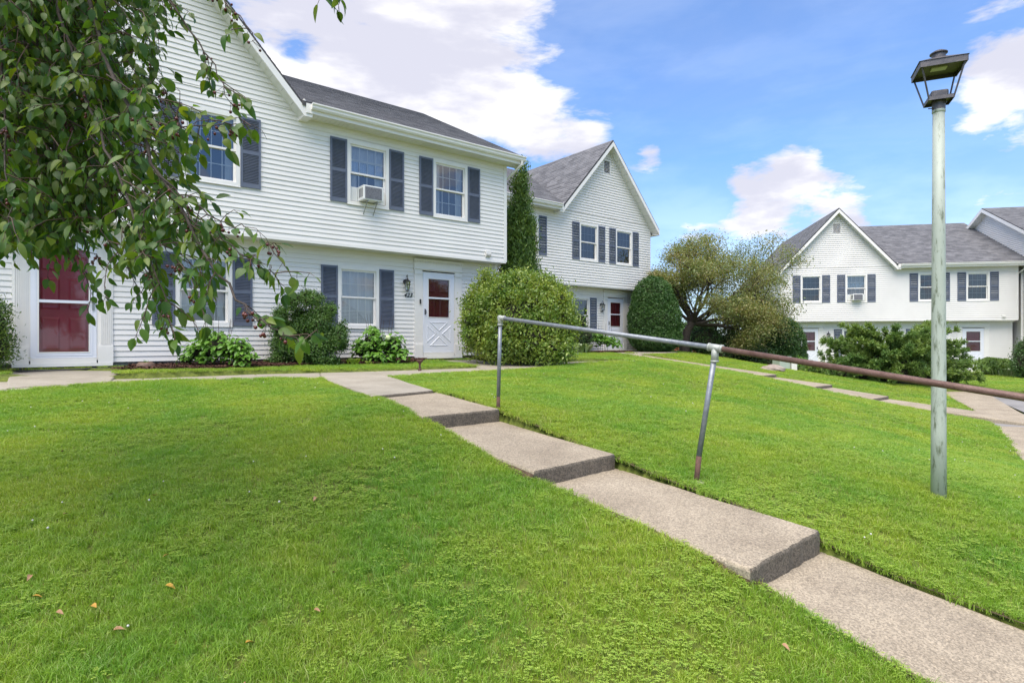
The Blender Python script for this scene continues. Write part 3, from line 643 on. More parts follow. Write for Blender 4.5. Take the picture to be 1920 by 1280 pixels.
def door(house, uc, zf, kind, hinge=1, fluted=False):
    """storm door in a pilastered surround; zf = foot of the door"""
    d = empty('storm_door', (uc, 0, zf)); d.parent = house; w = .465; H = 2.04
    fr = MB(); y0, y1 = -.045, -.005
    if kind == 'crossbuck':
        gx0, gx1, gz0, gz1 = -.31, .315, H * .448, H * .93; zb = H * .69
        fr.box(-w, gx0, y0, y1, 0, H); fr.box(gx1, w, y0, y1, 0, H); fr.box(gx0, gx1, y0, y1, gz1, H); fr.box(gx0, gx1, y0, y1, 0, gz0); fr.box(gx0, gx1, y0 - .004, y1, zb - .022, zb + .022)
    else:
        gx0, gx1, gz0, gz1 = -.35, .35, .105, H - .10; zb = 1.0
        fr.box(-w, gx0, y0, y1, 0, H); fr.box(gx1, w, y0, y1, 0, H); fr.box(gx0, gx1, y0, y1, gz1, H); fr.box(gx0, gx1, y0, y1, 0, gz0); fr.box(gx0, gx1, y0 - .004, y1, zb - .025, zb + .025)
        fr.box(-w + .06, -w + .075, y0 - .008, y0, .04, H - .04); fr.box(w - .075, w - .06, y0 - .008, y0, .04, H - .04); fr.box(-w + .075, w - .075, y0 - .008, y0, .04, .055)
    fr.build('door_leaf', M['doorwhite'], d)
    for a, b in ((gz0, zb - .022), (zb + .022, gz1)):
        p = MB(); p.quad((gx0, -.025, a), (gx1, -.025, a), (gx1, -.025, b), (gx0, -.025, b)); p.build('pane', M['doorglass'], d)
    # beads round the glass
    bd = MB(); bd.box(gx0 - .018, gx0, y0 - .008, y0, gz0 - .018, gz1 + .018); bd.box(gx1, gx1 + .018, y0 - .008, y0, gz0 - .018, gz1 + .018); bd.box(gx0, gx1, y0 - .008, y0, gz0 - .018, gz0); bd.box(gx0, gx1, y0 - .008, y0, gz1, gz1 + .018)
    bd.build('glazing_bead', M['trim'], d)
    if kind == 'crossbuck':
        x0, x1, za, zb_ = -.36, .36, H * .085, H * .385; cx_, cz_ = 0, (za + zb_) / 2
        g = .075
        tris = [[(x0 + g, za), (x1 - g, za), (0, cz_ - g * .8)], [(x0 + g, zb_), (0, cz_ + g * .8), (x1 - g, zb_)], [(x0, za + g), (-g, cz_), (x0, zb_ - g)], [(x1, zb_ - g), (g, cz_), (x1, za + g)]]
        for tr in tris:
            m_ = MB(); c0 = (sum(p[0] for p in tr) / 3, sum(p[1] for p in tr) / 3)
            outer = [(p[0], y0 - .001, p[1]) for p in tr]; mid = [(p[0] + (c0[0] - p[0]) * .13, y0 - .014, p[1] + (c0[1] - p[1]) * .13) for p in tr]; inn = [(p[0] + (c0[0] - p[0]) * .28, y0 - .003, p[1] + (c0[1] - p[1]) * .28) for p in tr]
            m_.add(outer + mid + inn, [(0, 1, 4, 3), (1, 2, 5, 4), (2, 0, 3, 5), (3, 4, 7, 6), (4, 5, 8, 7), (5, 3, 6, 8), (6, 7, 8)]); m_.build('door_panel', M['doorwhite'], d)
    # red house door behind
    rd = MB(); rd.box(-.46, .46, .03, .07, 0, H); rdm = M['reddoor'] if kind == 'full' else M['reddark']; rd.build('red_inner_door', rdm, d)
    pn = MB()
    for (xa, xb) in ((-.33, -.06), (.06, .33)):
        for (za, zb2) in ((.14, .72), (.86, 1.42), (1.55, 1.82)):
            o = [(xa, .029, za), (xb, .029, za), (xb, .029, zb2), (xa, .029, zb2)]; k = .03
            m1 = [(xa + k, .041, za + k), (xb - k, .041, za + k), (xb - k, .041, zb2 - k), (xa + k, .041, zb2 - k)]; m2 = [(xa + 2 * k, .018, za + 2 * k), (xb - 2 * k, .018, za + 2 * k), (xb - 2 * k, .018, zb2 - 2 * k), (xa + 2 * k, .018, zb2 - 2 * k)]
            pn.add([(p[0], .028, p[2]) for p in o] + [(p[0], .012, p[2]) for p in m1] + m2, [(0, 1, 5, 4), (1, 2, 6, 5), (2, 3, 7, 6), (3, 0, 4, 7), (4, 5, 9, 8), (5, 6, 10, 9), (6, 7, 11, 10), (7, 4, 8, 11), (8, 9, 10, 11)])
    pn.build('inner_door_panels', rdm, d)
    hd = MB(); hx = -hinge * .415
    if kind == 'crossbuck': hd.box(hx - .012, hx + .012, y0 - .012, y0, H * .5 - .05, H * .5 + .1); hd.tube([(hx, y0 - .012, H * .5 + .08), (hx + .008, y0 - .05, H * .5 + .05), (hx + .01, y0 - .05, H * .5 - .02), (hx, y0 - .012, H * .5 - .045)], .009, 6); hd.build('handle', M['black'], d)
    else: hd.box(hx - .018, hx + .022, y0 - .02, y0, .86, 1.08); hd.box(hx - .08 * (1 if hinge < 0 else -1), hx, y0 - .045, y0 - .03, .99, 1.0); hd.build('handle', M['steelgrey'], d)
    # surround
    pw = .215; ox = w + .03
    for sgn in (-1, 1):
        p = MB(); xa, xb = (ox, ox + pw) if sgn > 0 else (-ox - pw, -ox)
        p.box(xa, xb, -.04, .01, -.05, H + .06)
        if fluted:
            for k in range(6): x = xa + .025 + k * (pw - .05) / 6; p.box(x + .004, x + .022, -.052, -.04, .24, H - .06)
        p.box(xa - .008, xb + .008, -.065, .01, -.10, .20); p.box(xa - .004, xb + .004, -.058, .01, .20, .225); p.box(xa - .008, xb + .008, -.062, .01, H - .035, H - .012); p.box(xa - .004, xb + .004, -.056, .01, H - .05, H + .06)
        p.build('pilaster', M['trim'], d)
        j = MB(); xa2, xb2 = (w + .001, ox) if sgn > 0 else (-ox, -w - .001); j.box(xa2, xb2, -.03, .09, -.05, H + .03); j.build('door_jamb', M['trim'], d)
    e = MB(); e.box(-w, w, -.03, .09, H + .001, H + .03); e.box(-ox - pw - .012, ox + pw + .012, -.055, .01, H + .062, H + .245); e.box(-ox - pw - .03, ox + pw + .03, -.085, .01, H + .085, H + .105)
    e.box(-ox - pw - .03, ox + pw + .03, -.10, .01, H + .30, H + .345); e.box(-ox - pw - .012, ox + pw + .012, -.066, .01, H + .245, H + .30)
    e.build('entablature', M['trim'], d)
    dn = MB(); n = 30
    for k in range(n): x = -ox - pw + (2 * ox + 2 * pw) * (k + .5) / n; dn.box(x - .013, x + .013, -.088, -.066, H + .26, H + .297)
    q = dn.build('dentils', M['trim'], d); q['kind'] = 'stuff'
    th = MB(); th.box(-ox - pw, ox + pw, -.075, .02, -.155, -.102); th.box(-w, w, -.062, .09, -.10, -.004); th.build('threshold', M['trim'], d)
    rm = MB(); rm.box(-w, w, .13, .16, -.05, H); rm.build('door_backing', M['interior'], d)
    return (uc - w - .03, uc + w + .03, zf - .05, zf + H + .06)

def lantern(house, u, z, y=0, style=0):
    o = empty('wall_lantern', (u, y, z)); o.parent = house
    b = MB(); b.lathe([(.0, 0), (.055, .0), (.055, .015), (0, .015)], (0, 0, 0), 16); b.v = [(v[0], -v[2] - .015, v[1] + .05) for v in b.v]
    b.tube([(0, -.03, .05), (0, -.07, .12), (0, -.11, .20), (0, -.14, .21), (0, -.155, .17), (0, -.15, .12)], .008, 6)
    b.build('bracket', M['black'], o)
    c = MB(); c.lathe([(.004, .14), (.02, .12), (.03, .085), (.085, .05), (.09, .03), (.0, .03)], (0, -.15, 0), 8)
    for k in range(6): a = k * math.pi / 3; c.tube([(.08 * math.cos(a), -.15 + .08 * math.sin(a), .03), (.045 * math.cos(a), -.15 + .045 * math.sin(a), -.17)], .005, 4)
    c.lathe([(.05, -.17), (.05, -.185), (.01, -.20)], (0, -.15, 0), 12); c.lathe([(.076, -.03), (.078, -.035), (.076, -.04)], (0, -.15, 0), 12)
    c.build('lantern_cage', M['black'], o)
    g = MB(); g.lathe([(.075, .028), (.044, -.165)], (0, -.15, 0), 12); g.build('lantern_glass', M['lanternglass'], o)
    return o

def slope_surface(mb, quadpts, uvs): pass
def roof_plane(house, pts, name='roof_slope', course=.14, thick=.09):
    """pts: 4+ coplanar points, first two = eave edge, rows laid up the slope. Stepped shingle courses clipped to a quad (eave0,eave1,ridge1,ridge0)."""
    e0, e1, r1, r0 = [Vector(p) for p in pts]
    n = max(1, int(((r0 - e0).length + (r1 - e1).length) / 2 / course))
    nrm = (e1 - e0).cross(r0 - e0).normalized()
    if nrm.z < 0: nrm = -nrm
    V = []; Fc = []; UV = []
    ud = (e1 - e0).normalized(); vd = nrm.cross(ud)
    if vd.z < 0: vd = -vd
    def uvof(p): q = p - e0; return (q.dot(ud), q.dot(vd))
    for i in range(n):
        a, b = i / n, (i + 1) / n
        p0, p1, q1, q0 = e0.lerp(r0, a), e1.lerp(r1, a), e1.lerp(r1, b), e0.lerp(r0, b)
        lift = nrm * .007; o = len(V)
        V += [p0 + lift, p1 + lift, q1, q0, p0 - nrm * .004, p1 - nrm * .004]; Fc += [(o, o + 1, o + 2, o + 3), (o + 4, o + 5, o + 1, o)]
        c0_ = (0, .012 + i * .0); UV += [uvof(p) for p in (p0, p1, q1, q0)] + [(uvof(p)[0], uvof(p)[1] + .03 + e_) for p, e_ in ((p0, 0), (p1, 0), (p1, .015), (p0, .015))]
    o = len(V); lo = Vector((0, 0, -thick))
    V += [e0, e1, r1, r0, e0 + lo, e1 + lo, r1 + lo, r0 + lo]
    ex = [(o + 4, o + 7, o + 6, o + 5), (o, o + 4, o + 5, o + 1), (o + 1, o + 5, o + 6, o + 2), (o + 3, o + 2, o + 6, o + 7), (o, o + 3, o + 7, o + 4)]
    Fc += ex; UV += [(0, 0)] * 20
    me = bpy.data.meshes.new(name); me.from_pydata([tuple(v) for v in V], [], Fc); uvl = me.uv_layers.new(name='uv')
    uvl.data.foreach_set('uv', [c for u in UV for c in u]); me.materials.append(M['shingle'])
    ob = bpy.data.objects.new(name, me); COL.objects.link(ob); ob.parent = house; return ob

def townhouse(name, lab, O, th, zo, main, gc, wins_up, wins_lo, doors, main_end, fine, gutter_end=None, depth=9.9):
    """main: (u0,u1) of the plain part; gc: centre of the gable part (half width 2.71); main_end: +1/-1 which end of main is free"""
    H = empty(name, (O.x, O.y, zo), th); tag(H, lab, 'townhouse')
    HW = 2.71; g0, g1 = gc - HW, gc + HW; full = (min(main[0], g0), max(main[1], g1))
    ZB, ZO, ZT = -.40, 2.15, 4.95; PK = 7.95; GS = (PK - 4.97) / HW; MS = (8.0 - 5.02) / 5.6
    # windows and doors first: they make the holes
    hu, hl = [], []
    for (u, st, ac) in wins_up: hu.append(window(H, u, 3.10, 4.55, UPW, fine, st, ac=ac))
    for (u, st) in wins_lo: hl.append(window(H, u, .29, 1.74, 0, fine, st))
    for (u, k, hg, fl) in doors: hl.append(door(H, u, -.31, k, hg, fl)); hl.append((u - .71, u + .71, -.46, -.40))
    siding(H, 0, ZB, ZO, lambda z: full, hl, fine)
    # upper wall: main strip to the soffit, gable strip rising into the triangle
    def spanM(z): return full
    def spanG(z):
        k = (PK - .14 - z) / GS; return (gc - min(k, HW), gc + min(k, HW))
    siding(H, UPW, ZO + .02, ZT, spanM, hu, fine)
    nf = ZO + .02 + math.ceil((ZT - ZO - .02) / EX - 1e-6) * EX
    siding(H, UPW, ZT, PK - .16, spanG, [(gc - .17, gc + .17, 6.7, 7.22)], fine)
    # gable vent
    v = MB(); v.box(gc - .21, gc - .17, UPW - .03, UPW + .02, 6.66, 7.26); v.box(gc + .17, gc + .21, UPW - .03, UPW + .02, 6.66, 7.26); v.box(gc - .17, gc + .17, UPW - .03, UPW + .02, 7.22, 7.26); v.box(gc - .17, gc + .17, UPW - .03, UPW + .02, 6.66, 6.70)
    gv = v.build('gable_vent', M['trim'], H); l = MB()
    for i in range(9): z = 6.72 + i * .056; l.add([(gc - .17, UPW - .025, z), (gc + .17, UPW - .025, z), (gc + .17, UPW + .02, z + .04), (gc - .17, UPW + .02, z + .04)], [(0, 1, 2, 3)])
    l.build('vent_louvers', M['trim'], gv, kind='stuff'); bk = MB(); bk.quad((gc - .17, UPW + .03, 6.7), (gc + .17, UPW + .03, 6.7), (gc + .17, UPW + .03, 7.22), (gc - .17, UPW + .03, 7.22)); bk.build('vent_back', M['interior'], gv)
    # underside of the overhang and its edge board
    o = MB(); o.box(full[0], full[1], UPW - .002, .0, ZO - .03, ZO - .004); o.build('overhang_soffit', M['soffit'], H)
    o = MB(); o.box(full[0] - .0, full[1] + .0, UPW - .022, UPW - .004, ZO - .032, ZO + .022); o.build('starter_strip', M['trim'], H)
    # corner posts
    for x, sg in ((full[0], -1), (full[1], 1)):
        c = MB(); x0, x1 = (x - .0, x + .03) if sg > 0 else (x - .03, x); xi = (x - .07, x - .0) if sg > 0 else (x, x + .07)
        c.box(xi[0], xi[1], UPW - .024, UPW - .003, ZO, ZT); c.box(x0, x1, UPW - .024, UPW + .06, ZO, ZT); c.build('corner_post', M['trim'], H)
        c = MB(); c.box(xi[0], xi[1], -.024, -.003, ZB, ZO - .03); c.box(x0, x1, -.024, .06, ZB, ZO - .03); c.build('corner_post', M['trim'], H)
    # end walls and back (stepped clapboards joined) following roof profile
    yr = 4.75
    for x, sg in ((full[0], -1), (full[1], 1)):
        is_g = (abs(x - g0) < .01 or abs(x - g1) < .01)
        if is_g: prof = lambda z: (UPW if z > ZO else 0, depth)
        else:
            def prof(z):
                y0 = UPW if z > ZO else 0; 
                if z > ZT: k = (z + .12 - 5.02) / MS - .85; return (k, 2 * yr - k)
                return (y0, depth)
        top = ZT if is_g else 7.85
        xf = (lambda v, x=x, sg=sg: (x + sg * (-v[1] + 0), v[0], v[2]))
        siding(H, 0, ZB, top, prof, [], False, xform=xf)
    bw = MB(); bw.box(full[0] + .01, full[1] - .01, depth - .05, depth, -1.5, ZT); bw.build('back_wall', M['vinyl'], H)
    fd = MB()
    x = full[0]; i = 0
    while x < full[1]:
        fd.box(x + .006, min(x + .40, full[1]) - .002, .022, .20, ZB - .205, ZB + .03); fd.box(x - .2 + .006 if x > full[0] else x, min(x + .2, full[1]) - .002, .024, .2, ZB - .41, ZB - .208); x += .406
    fd.box(full[0], full[1], .030, .21, ZB - 1.0, ZB - .0)
    fd.box(full[0] + .02, full[0] + .2, .2, depth, ZB - 1, ZB + .02); fd.box(full[1] - .2, full[1] - .02, .2, depth, ZB - 1, ZB + .02)
    fd.build('foundation', M['found'], H)
    # ---- roofs
    oe = .33
    ue = main[1] + oe if main_end > 0 else main[0] - oe
    ya, yb = -.85, 4.75
    zev = 5.02
    zr = PK
    sgn = 1 if main_end > 0 else -1
    fv = gc + sgn * (PK - zev) / GS      # where the valley meets the eave
    # front slope (valley-cut quad), rear slope
    roof_plane(H, [(fv, ya, zev), (ue, ya, zev), (ue, yb, zr), (gc, yb, zr)] if sgn > 0 else [(ue, ya, zev), (fv, ya, zev), (gc, yb, zr), (ue, yb, zr)])
    roof_plane(H, [(ue, 2 * yb - ya, zev), (gc, 2 * yb - ya, zev), (gc, yb, zr), (ue, yb, zr)] if sgn > 0 else [(gc, 2 * yb - ya, zev), (ue, 2 * yb - ya, zev), (ue, yb, zr), (gc, yb, zr)])
    gy0, gy1 = UPW - .35, depth + .3
    for s in (-1, 1):
        free = (s != sgn); k = HW + (.20 if free else .0)
        ex_ = gc + s * k; ez = PK - GS * k
        a, b = (ex_, gy0, ez), (ex_, gy1, ez); c, d_ = (gc, gy1, PK), (gc, gy0, PK)
        if s < 0: roof_plane(H, [b, a, d_, c])
        else: roof_plane(H, [a, b, c, d_])
        # rake fascia (white board along the front edge), soffit below it
        T = .10; rz = .17
        f = MB(); f.add([(gc, gy0 - .022, PK - T + .03), (ex_, gy0 - .022, ez - T + .03), (ex_, gy0 - .022, ez - T - rz + .02), (gc, gy0 - .022, PK - T - rz + .02), (gc, gy0 + .012, PK - T + .03), (ex_, gy0 + .012, ez - T + .03), (ex_, gy0 + .012, ez - T - rz + .02), (gc, gy0 + .012, PK - T - rz + .02)],
                        [(0, 1, 2, 3), (4, 7, 6, 5), (2, 1, 5, 6), (3, 2, 6, 7)]); f.build('rake_fascia', M['trim'], H)
        so = MB(); nn = 26; q0 = PK - T - rz + .05
        for i in range(nn):
            t0, t1 = i / nn, (i + 1) / nn; dz = .006 * (i % 2)
            xa, xb = gc + (ex_ - gc) * t0, gc + (ex_ - gc) * t1; za, zb = q0 + (ez - PK) * t0 + dz, q0 + (ez - PK) * t1 + dz
            so.add([(xa, gy0 + .013, za), (xb, gy0 + .013, zb), (xb, UPW + .0, zb), (xa, UPW + .0, za), (xb - (xb - xa) * .12, gy0 + .013, zb + .01), (xb - (xb - xa) * .12, UPW, zb + .01)], [(0, 1, 2, 3)])
        so.build('rake_soffit', M['soffit'], H)
        # side eave of the gable wing
        if free:
            sf = MB(); xw = gc + s * HW; lo, hi = sorted((xw, ex_ + s * .02)); sf.box(lo, hi, gy0 + .015, gy1, ez - T - .155, ez - T - .135); sf.box(*sorted((ex_ + s * .002, ex_ + s * .024)), gy0 + .014, gy1, ez - T - .155, ez + .0); sf.build('side_fascia', M['trim'], H)
    # box return where the rake meets the gutter
    rb = MB(); xr0, xr1 = sorted((gc + sgn * (HW - .02), gc + sgn * (HW + .16))); rb.prism([(xr0, gy0 - .026, 4.72), (xr1, gy0 - .026, 4.72), (xr1, gy0 - .026, 4.93 if sgn > 0 else 5.06), (xr0, gy0 - .026, 5.08 if sgn > 0 else 4.93)], (0, .36, 0)); rb.build('rake_return', M['trim'], H)
    # eave soffit, fascia, gutter on main part
    x0, x1 = sorted((gc + sgn * (HW + .02), ue))
    s_ = MB(); n = int((x1 - x0) / .1)
    for i in range(n):
        a, b = x0 + (x1 - x0) * i / n, x0 + (x1 - x0) * (i + 1) / n
        s_.box(a, b - .010, ya + .02, UPW, 4.795, 4.815); s_.box(b - .010, b, ya + .02, UPW, 4.803, 4.817)
    s_.build('eave_soffit', M['soffit'], H)
    fr_ = MB(); fr_.box(x0, x1, ya - .002, ya + .018, 4.79, 4.99); fr_.build('eave_fascia', M['trim'], H)
    g = MB(); pr = [(-.004, 4.865), (-.06, 4.865), (-.085, 4.90), (-.088, 4.94), (-.115, 4.965), (-.115, 4.99), (-.108, 4.99), (-.102, 4.966), (-.08, 4.945), (-.077, 4.905), (-.057, 4.873), (-.004, 4.873)]
    gx0, gx1 = (x0 + .1, x1 + .01) if sgn > 0 else (x0 - .01, x1 - .1)
    pts = [(gx0, ya + p[0], p[1]) for p in pr]; g.prism(pts, (gx1 - gx0, 0, 0)); g.quad((gx0, ya - .11, 4.985), (gx0, ya, 4.985), (gx0, ya, 4.87), (gx0, ya - .07, 4.87)); g.quad((gx1, ya - .11, 4.985), (gx1, ya - .07, 4.87), (gx1, ya, 4.87), (gx1, ya, 4.985)); g.build('gutter', M['trim'], H)
    # rake trim on the free end of the main roof
    for (p, q) in (((ya, zev), (yb, zr)), ((yb, zr), (2 * yb - ya, zev))):
        f = MB(); xx = ue - sgn * .0; xo = ue + sgn * .02
        f.add([(xo, p[0], p[1] - .02), (xo, q[0], q[1] - .02), (xo, q[0], q[1] - .2), (xo, p[0], p[1] - .2), (xx - sgn * .3, p[0], p[1] - .2), (xx - sgn * .3, q[0], q[1] - .2)], [(0, 1, 2, 3), (3, 2, 5, 4)]); f.build('end_rake_trim', M['trim'], H)
    # downspout at the free end
    ux = main[1] if main_end > 0 else main[0]
    ds = MB(); ds.tube([(ux + sgn * .22, ya - .06, 4.87), (ux + sgn * .22, ya - .05, 4.78), (ux + sgn * .075, UPW + .13, 4.42), (ux + sgn * .075, UPW + .13, 2.3), (ux + sgn * .06, .2, 1.95), (ux + sgn * .06, .2, -.5)], .036, 8); ds.build('downspout', M['trim'], H)
    # small exhaust hoods
    hx = (ux - sgn * .62) if sgn > 0 else g1 - .45
    hd = MB(); hd.box(hx - .075, hx + .075, UPW - .08, UPW - .015, 2.27, 2.40); hd.prism([(hx - .075, UPW - .08, 2.27), (hx + .075, UPW - .08, 2.27), (hx + .075, UPW - .015, 2.22), (hx - .075, UPW - .015, 2.22)], (0, 0, .04)); hd.build('exhaust_hood', M['trim'], H)
    return H

h1 = townhouse('townhouse', 'nearest white townhouse with the number 423, red storm door and slate shutters', O1, TH1, 0, (-3.71, 1.9), -6.42,
               [(-7.45, 'full', False), (-5.41, 'sides', False), (-2.13, 'curtain', True), (.11, 'sides', False)], [(-5.46, 'sides'), (-2.17, 'swag')],
               [(.02, 'crossbuck', 1, False), (-7.70, 'full', -1, True)], 1, True)
h2 = townhouse('townhouse', 'second white townhouse with a front gable, vent and the number 427, behind the tall arborvitae', O2, TH1, -.02, (-8.85, -3.24), -.53,
               [(-1.56, 'screen', False), (.50, 'screen', False), (-4.67, 'curtain', False), (-6.9, 'full', False)], [(-1.57, 'screen'), (-4.9, 'curtain')],
               [(.46, 'crossbuck', 1, False), (-7.2, 'crossbuck', 1, False)], -1, False)
h3 = townhouse('townhouse', 'far white townhouse facing the camera behind the juniper and lamp post', O3, TH3, -1.14, (-3.74, 1.73), -6.45,
               [(-7.68, 'screen', False), (-5.53, 'blind', True), (-2.15, 'screen', False), (0.0, 'screen', False)], [(-5.53, 'screen'), (-2.12, 'screen')],
               [(.02, 'crossbuck', 1, False), (-7.68, 'crossbuck', -1, False)], 1, False)
# fourth block: plain end wall with a gable roof, standing forward of the third
def block4():
    O4 = hw(O3, TH3, 2.08, -2.27); zo = -.84
    H = empty('townhouse', (O4.x, O4.y, zo), TH3); tag(H, 'townhouse end wall with a high gable cut by the right edge of the picture', 'townhouse')
    L_, D = 11.0, 9.9; MS = (8.0 - 5.02) / 5.6; yr = 4.75
    def prof(z):
        y0 = UPW if z > 2.15 else 0
        if z > 4.95: k = (z + .12 - 5.02) / MS - .85; return (k, 2 * yr - k)
        return (y0, D)
    siding(H, 0, -1.1, 7.85, prof, [], False, xform=lambda v: (v[1], 2 * 0 + v[0], v[2]))
    siding(H, 0, -.4, 2.15, lambda z: (0, L_), [], False); siding(H, UPW, 2.17, 4.95, lambda z: (0, L_), [(1.5, 2.5, 3.1, 4.55)], False)
    window(H, 2.0, 3.1, 4.55, UPW, False, 'screen')
    o = MB(); o.box(0, L_, UPW, 0, 2.12, 2.146); o.build('overhang_soffit', M['soffit'], H)
    b = MB(); b.box(L_ - .05, L_, UPW, D, -1.2, 4.9); b.box(.02, L_, D - .05, D, -1.2, 4.9); b.box(.03, L_, .03, .2, -1.4, -.38); b.build('back_wall', M['vinyl'], H)
    ya, zev, zr, ul = -.85, 5.02, 8.0, -.33
    roof_plane(H, [(ul, ya, zev), (L_ + .3, ya, zev), (L_ + .3, yr, zr), (ul, yr, zr)]); roof_plane(H, [(L_ + .3, 2 * yr - ya, zev), (ul, 2 * yr - ya, zev), (ul, yr, zr), (L_ + .3, yr, zr)])
    for (p, q) in (((ya, zev), (yr, zr)), ((yr, zr), (2 * yr - ya, zev))):
        f = MB(); f.add([(ul - .02, p[0], p[1] - .03), (ul - .02, q[0], q[1] - .03), (ul - .02, q[0], q[1] - .22), (ul - .02, p[0], p[1] - .22), (ul, p[0], p[1] - .22), (ul, q[0], q[1] - .22)], [(3, 2, 1, 0), (4, 5, 2, 3)]); f.build('rake_fascia', M['trim'], H)
        f = MB(); f.add([(ul, p[0], p[1] - .2), (ul, q[0], q[1] - .2), (0, q[0], q[1] - .2), (0, p[0], p[1] - .2)], [(0, 1, 2, 3)]); f.build('rake_soffit', M['soffit'], H)
    g = MB(); g.box(ul, L_, ya - .11, ya - .003, 4.87, 4.985); g.build('gutter', M['trim'], H)
    d = MB(); d.tube([(-.06, 2.0, 4.3), (-.06, 2.0, -1.0)], .04, 8); d.build('downspout', M['trim'], H)
    return H
block4()

lantern(h1, -.95, 1.42); lantern(h2, -.40, 1.42); lantern(h3, -6.73, 1.42)
def digits(house, txt, u, z, size=.105):
    cu = bpy.data.curves.new('house_number', 'FONT'); cu.body = txt; cu.size = size; cu.shear = .35; cu.extrude = .004; cu.space_character = 1.12; cu.align_x = 'CENTER'; cu.offset = .002
    cu.materials.append(M['black'])
    tmp = bpy.data.objects.new('tmp', cu); COL.objects.link(tmp); dg = bpy.context.evaluated_depsgraph_get(); dg.update(); me = bpy.data.meshes.new_from_object(tmp.evaluated_get(dg)); bpy.data.objects.remove(tmp)
    o = bpy.data.objects.new('house_number', me); COL.objects.link(o); o.parent = house; o.location = (u, -.024, z); o.rotation_euler = (R(90), 0, 0); return o
digits(h1, '423', -.87, 1.09, .145); digits(h2, '427', -.33, 1.13, .14)
bell = MB(); bell.box(-.02, .02, -.075, -.058, 0, .12); b_ = bell.build('doorbell', M['black'], h1, bevel=.005); b_.location = (-.535, 0, .93)

# air conditioners
def ac_unit(house, u, y, z, lab, brackets):
    wp = house.matrix_basis @ Vector((u, y, z)); o = empty('air_conditioner', wp, house.rotation_euler.z); tag(o, lab, 'air conditioner')
    b = MB(); b.box(-.24, .24, -.30, .06, .01, .34); b.build('casing', M['acwhite'], o, bevel=.012)
    g = MB(); g.box(-.205, .205, -.306, -.302, .04, .31); g.build('rear_grille', M['acgrille'], o)
    f = MB(); f.box(-.205, .205, -.312, -.307, .04, .045)
    for k in range(9): f.box(-.2, .2, -.31, -.3065, .06 + k * .027, .064 + k * .027)
    f.build('grille_bars', M['acgrille'], o)
    s = MB()
    for k in range(3): 
        for sg in (-1, 1): s.box(*sorted((sg * .2405, sg * .243)), -.24 + k * .07, -.2 + k * .07, .08, .28)
    s.build('side_vents', M['interior'], o)
    for sg in (-1, 1):
        p = MB(); a, c = sorted((sg * .245, sg * .44)); p.box(a, c, .03, .05, .02, .33)
        for k in range(5): p.box(a + (c - a) * (k + .3) / 5, a + (c - a) * (k + .6) / 5, .02, .03, .02, .33)
        p.build('side_panel', M['acwhite'], o)
    if brackets:
        for x in (-.12, .12):
            q = MB(); q.box(x - .012, x + .012, -.28, .04, -.012, .008); q.box(x - .012, x + .012, -.235, -.215, -.02, -.0); q.tube([(x, -.23, -.01), (x, .035, -.33)], .011, 6); q.box(x - .02, x + .02, .02, .035, -.36, -.31); q.build('bracket', M['steelgrey'], o)
    return o
ac_unit(h1, -2.13, UPW, 3.18, 'white window air conditioner on metal brackets in the near house', True)
ac_unit(h3, -5.53, UPW, 3.18, 'small window air conditioner in the far house facing the camera', False)

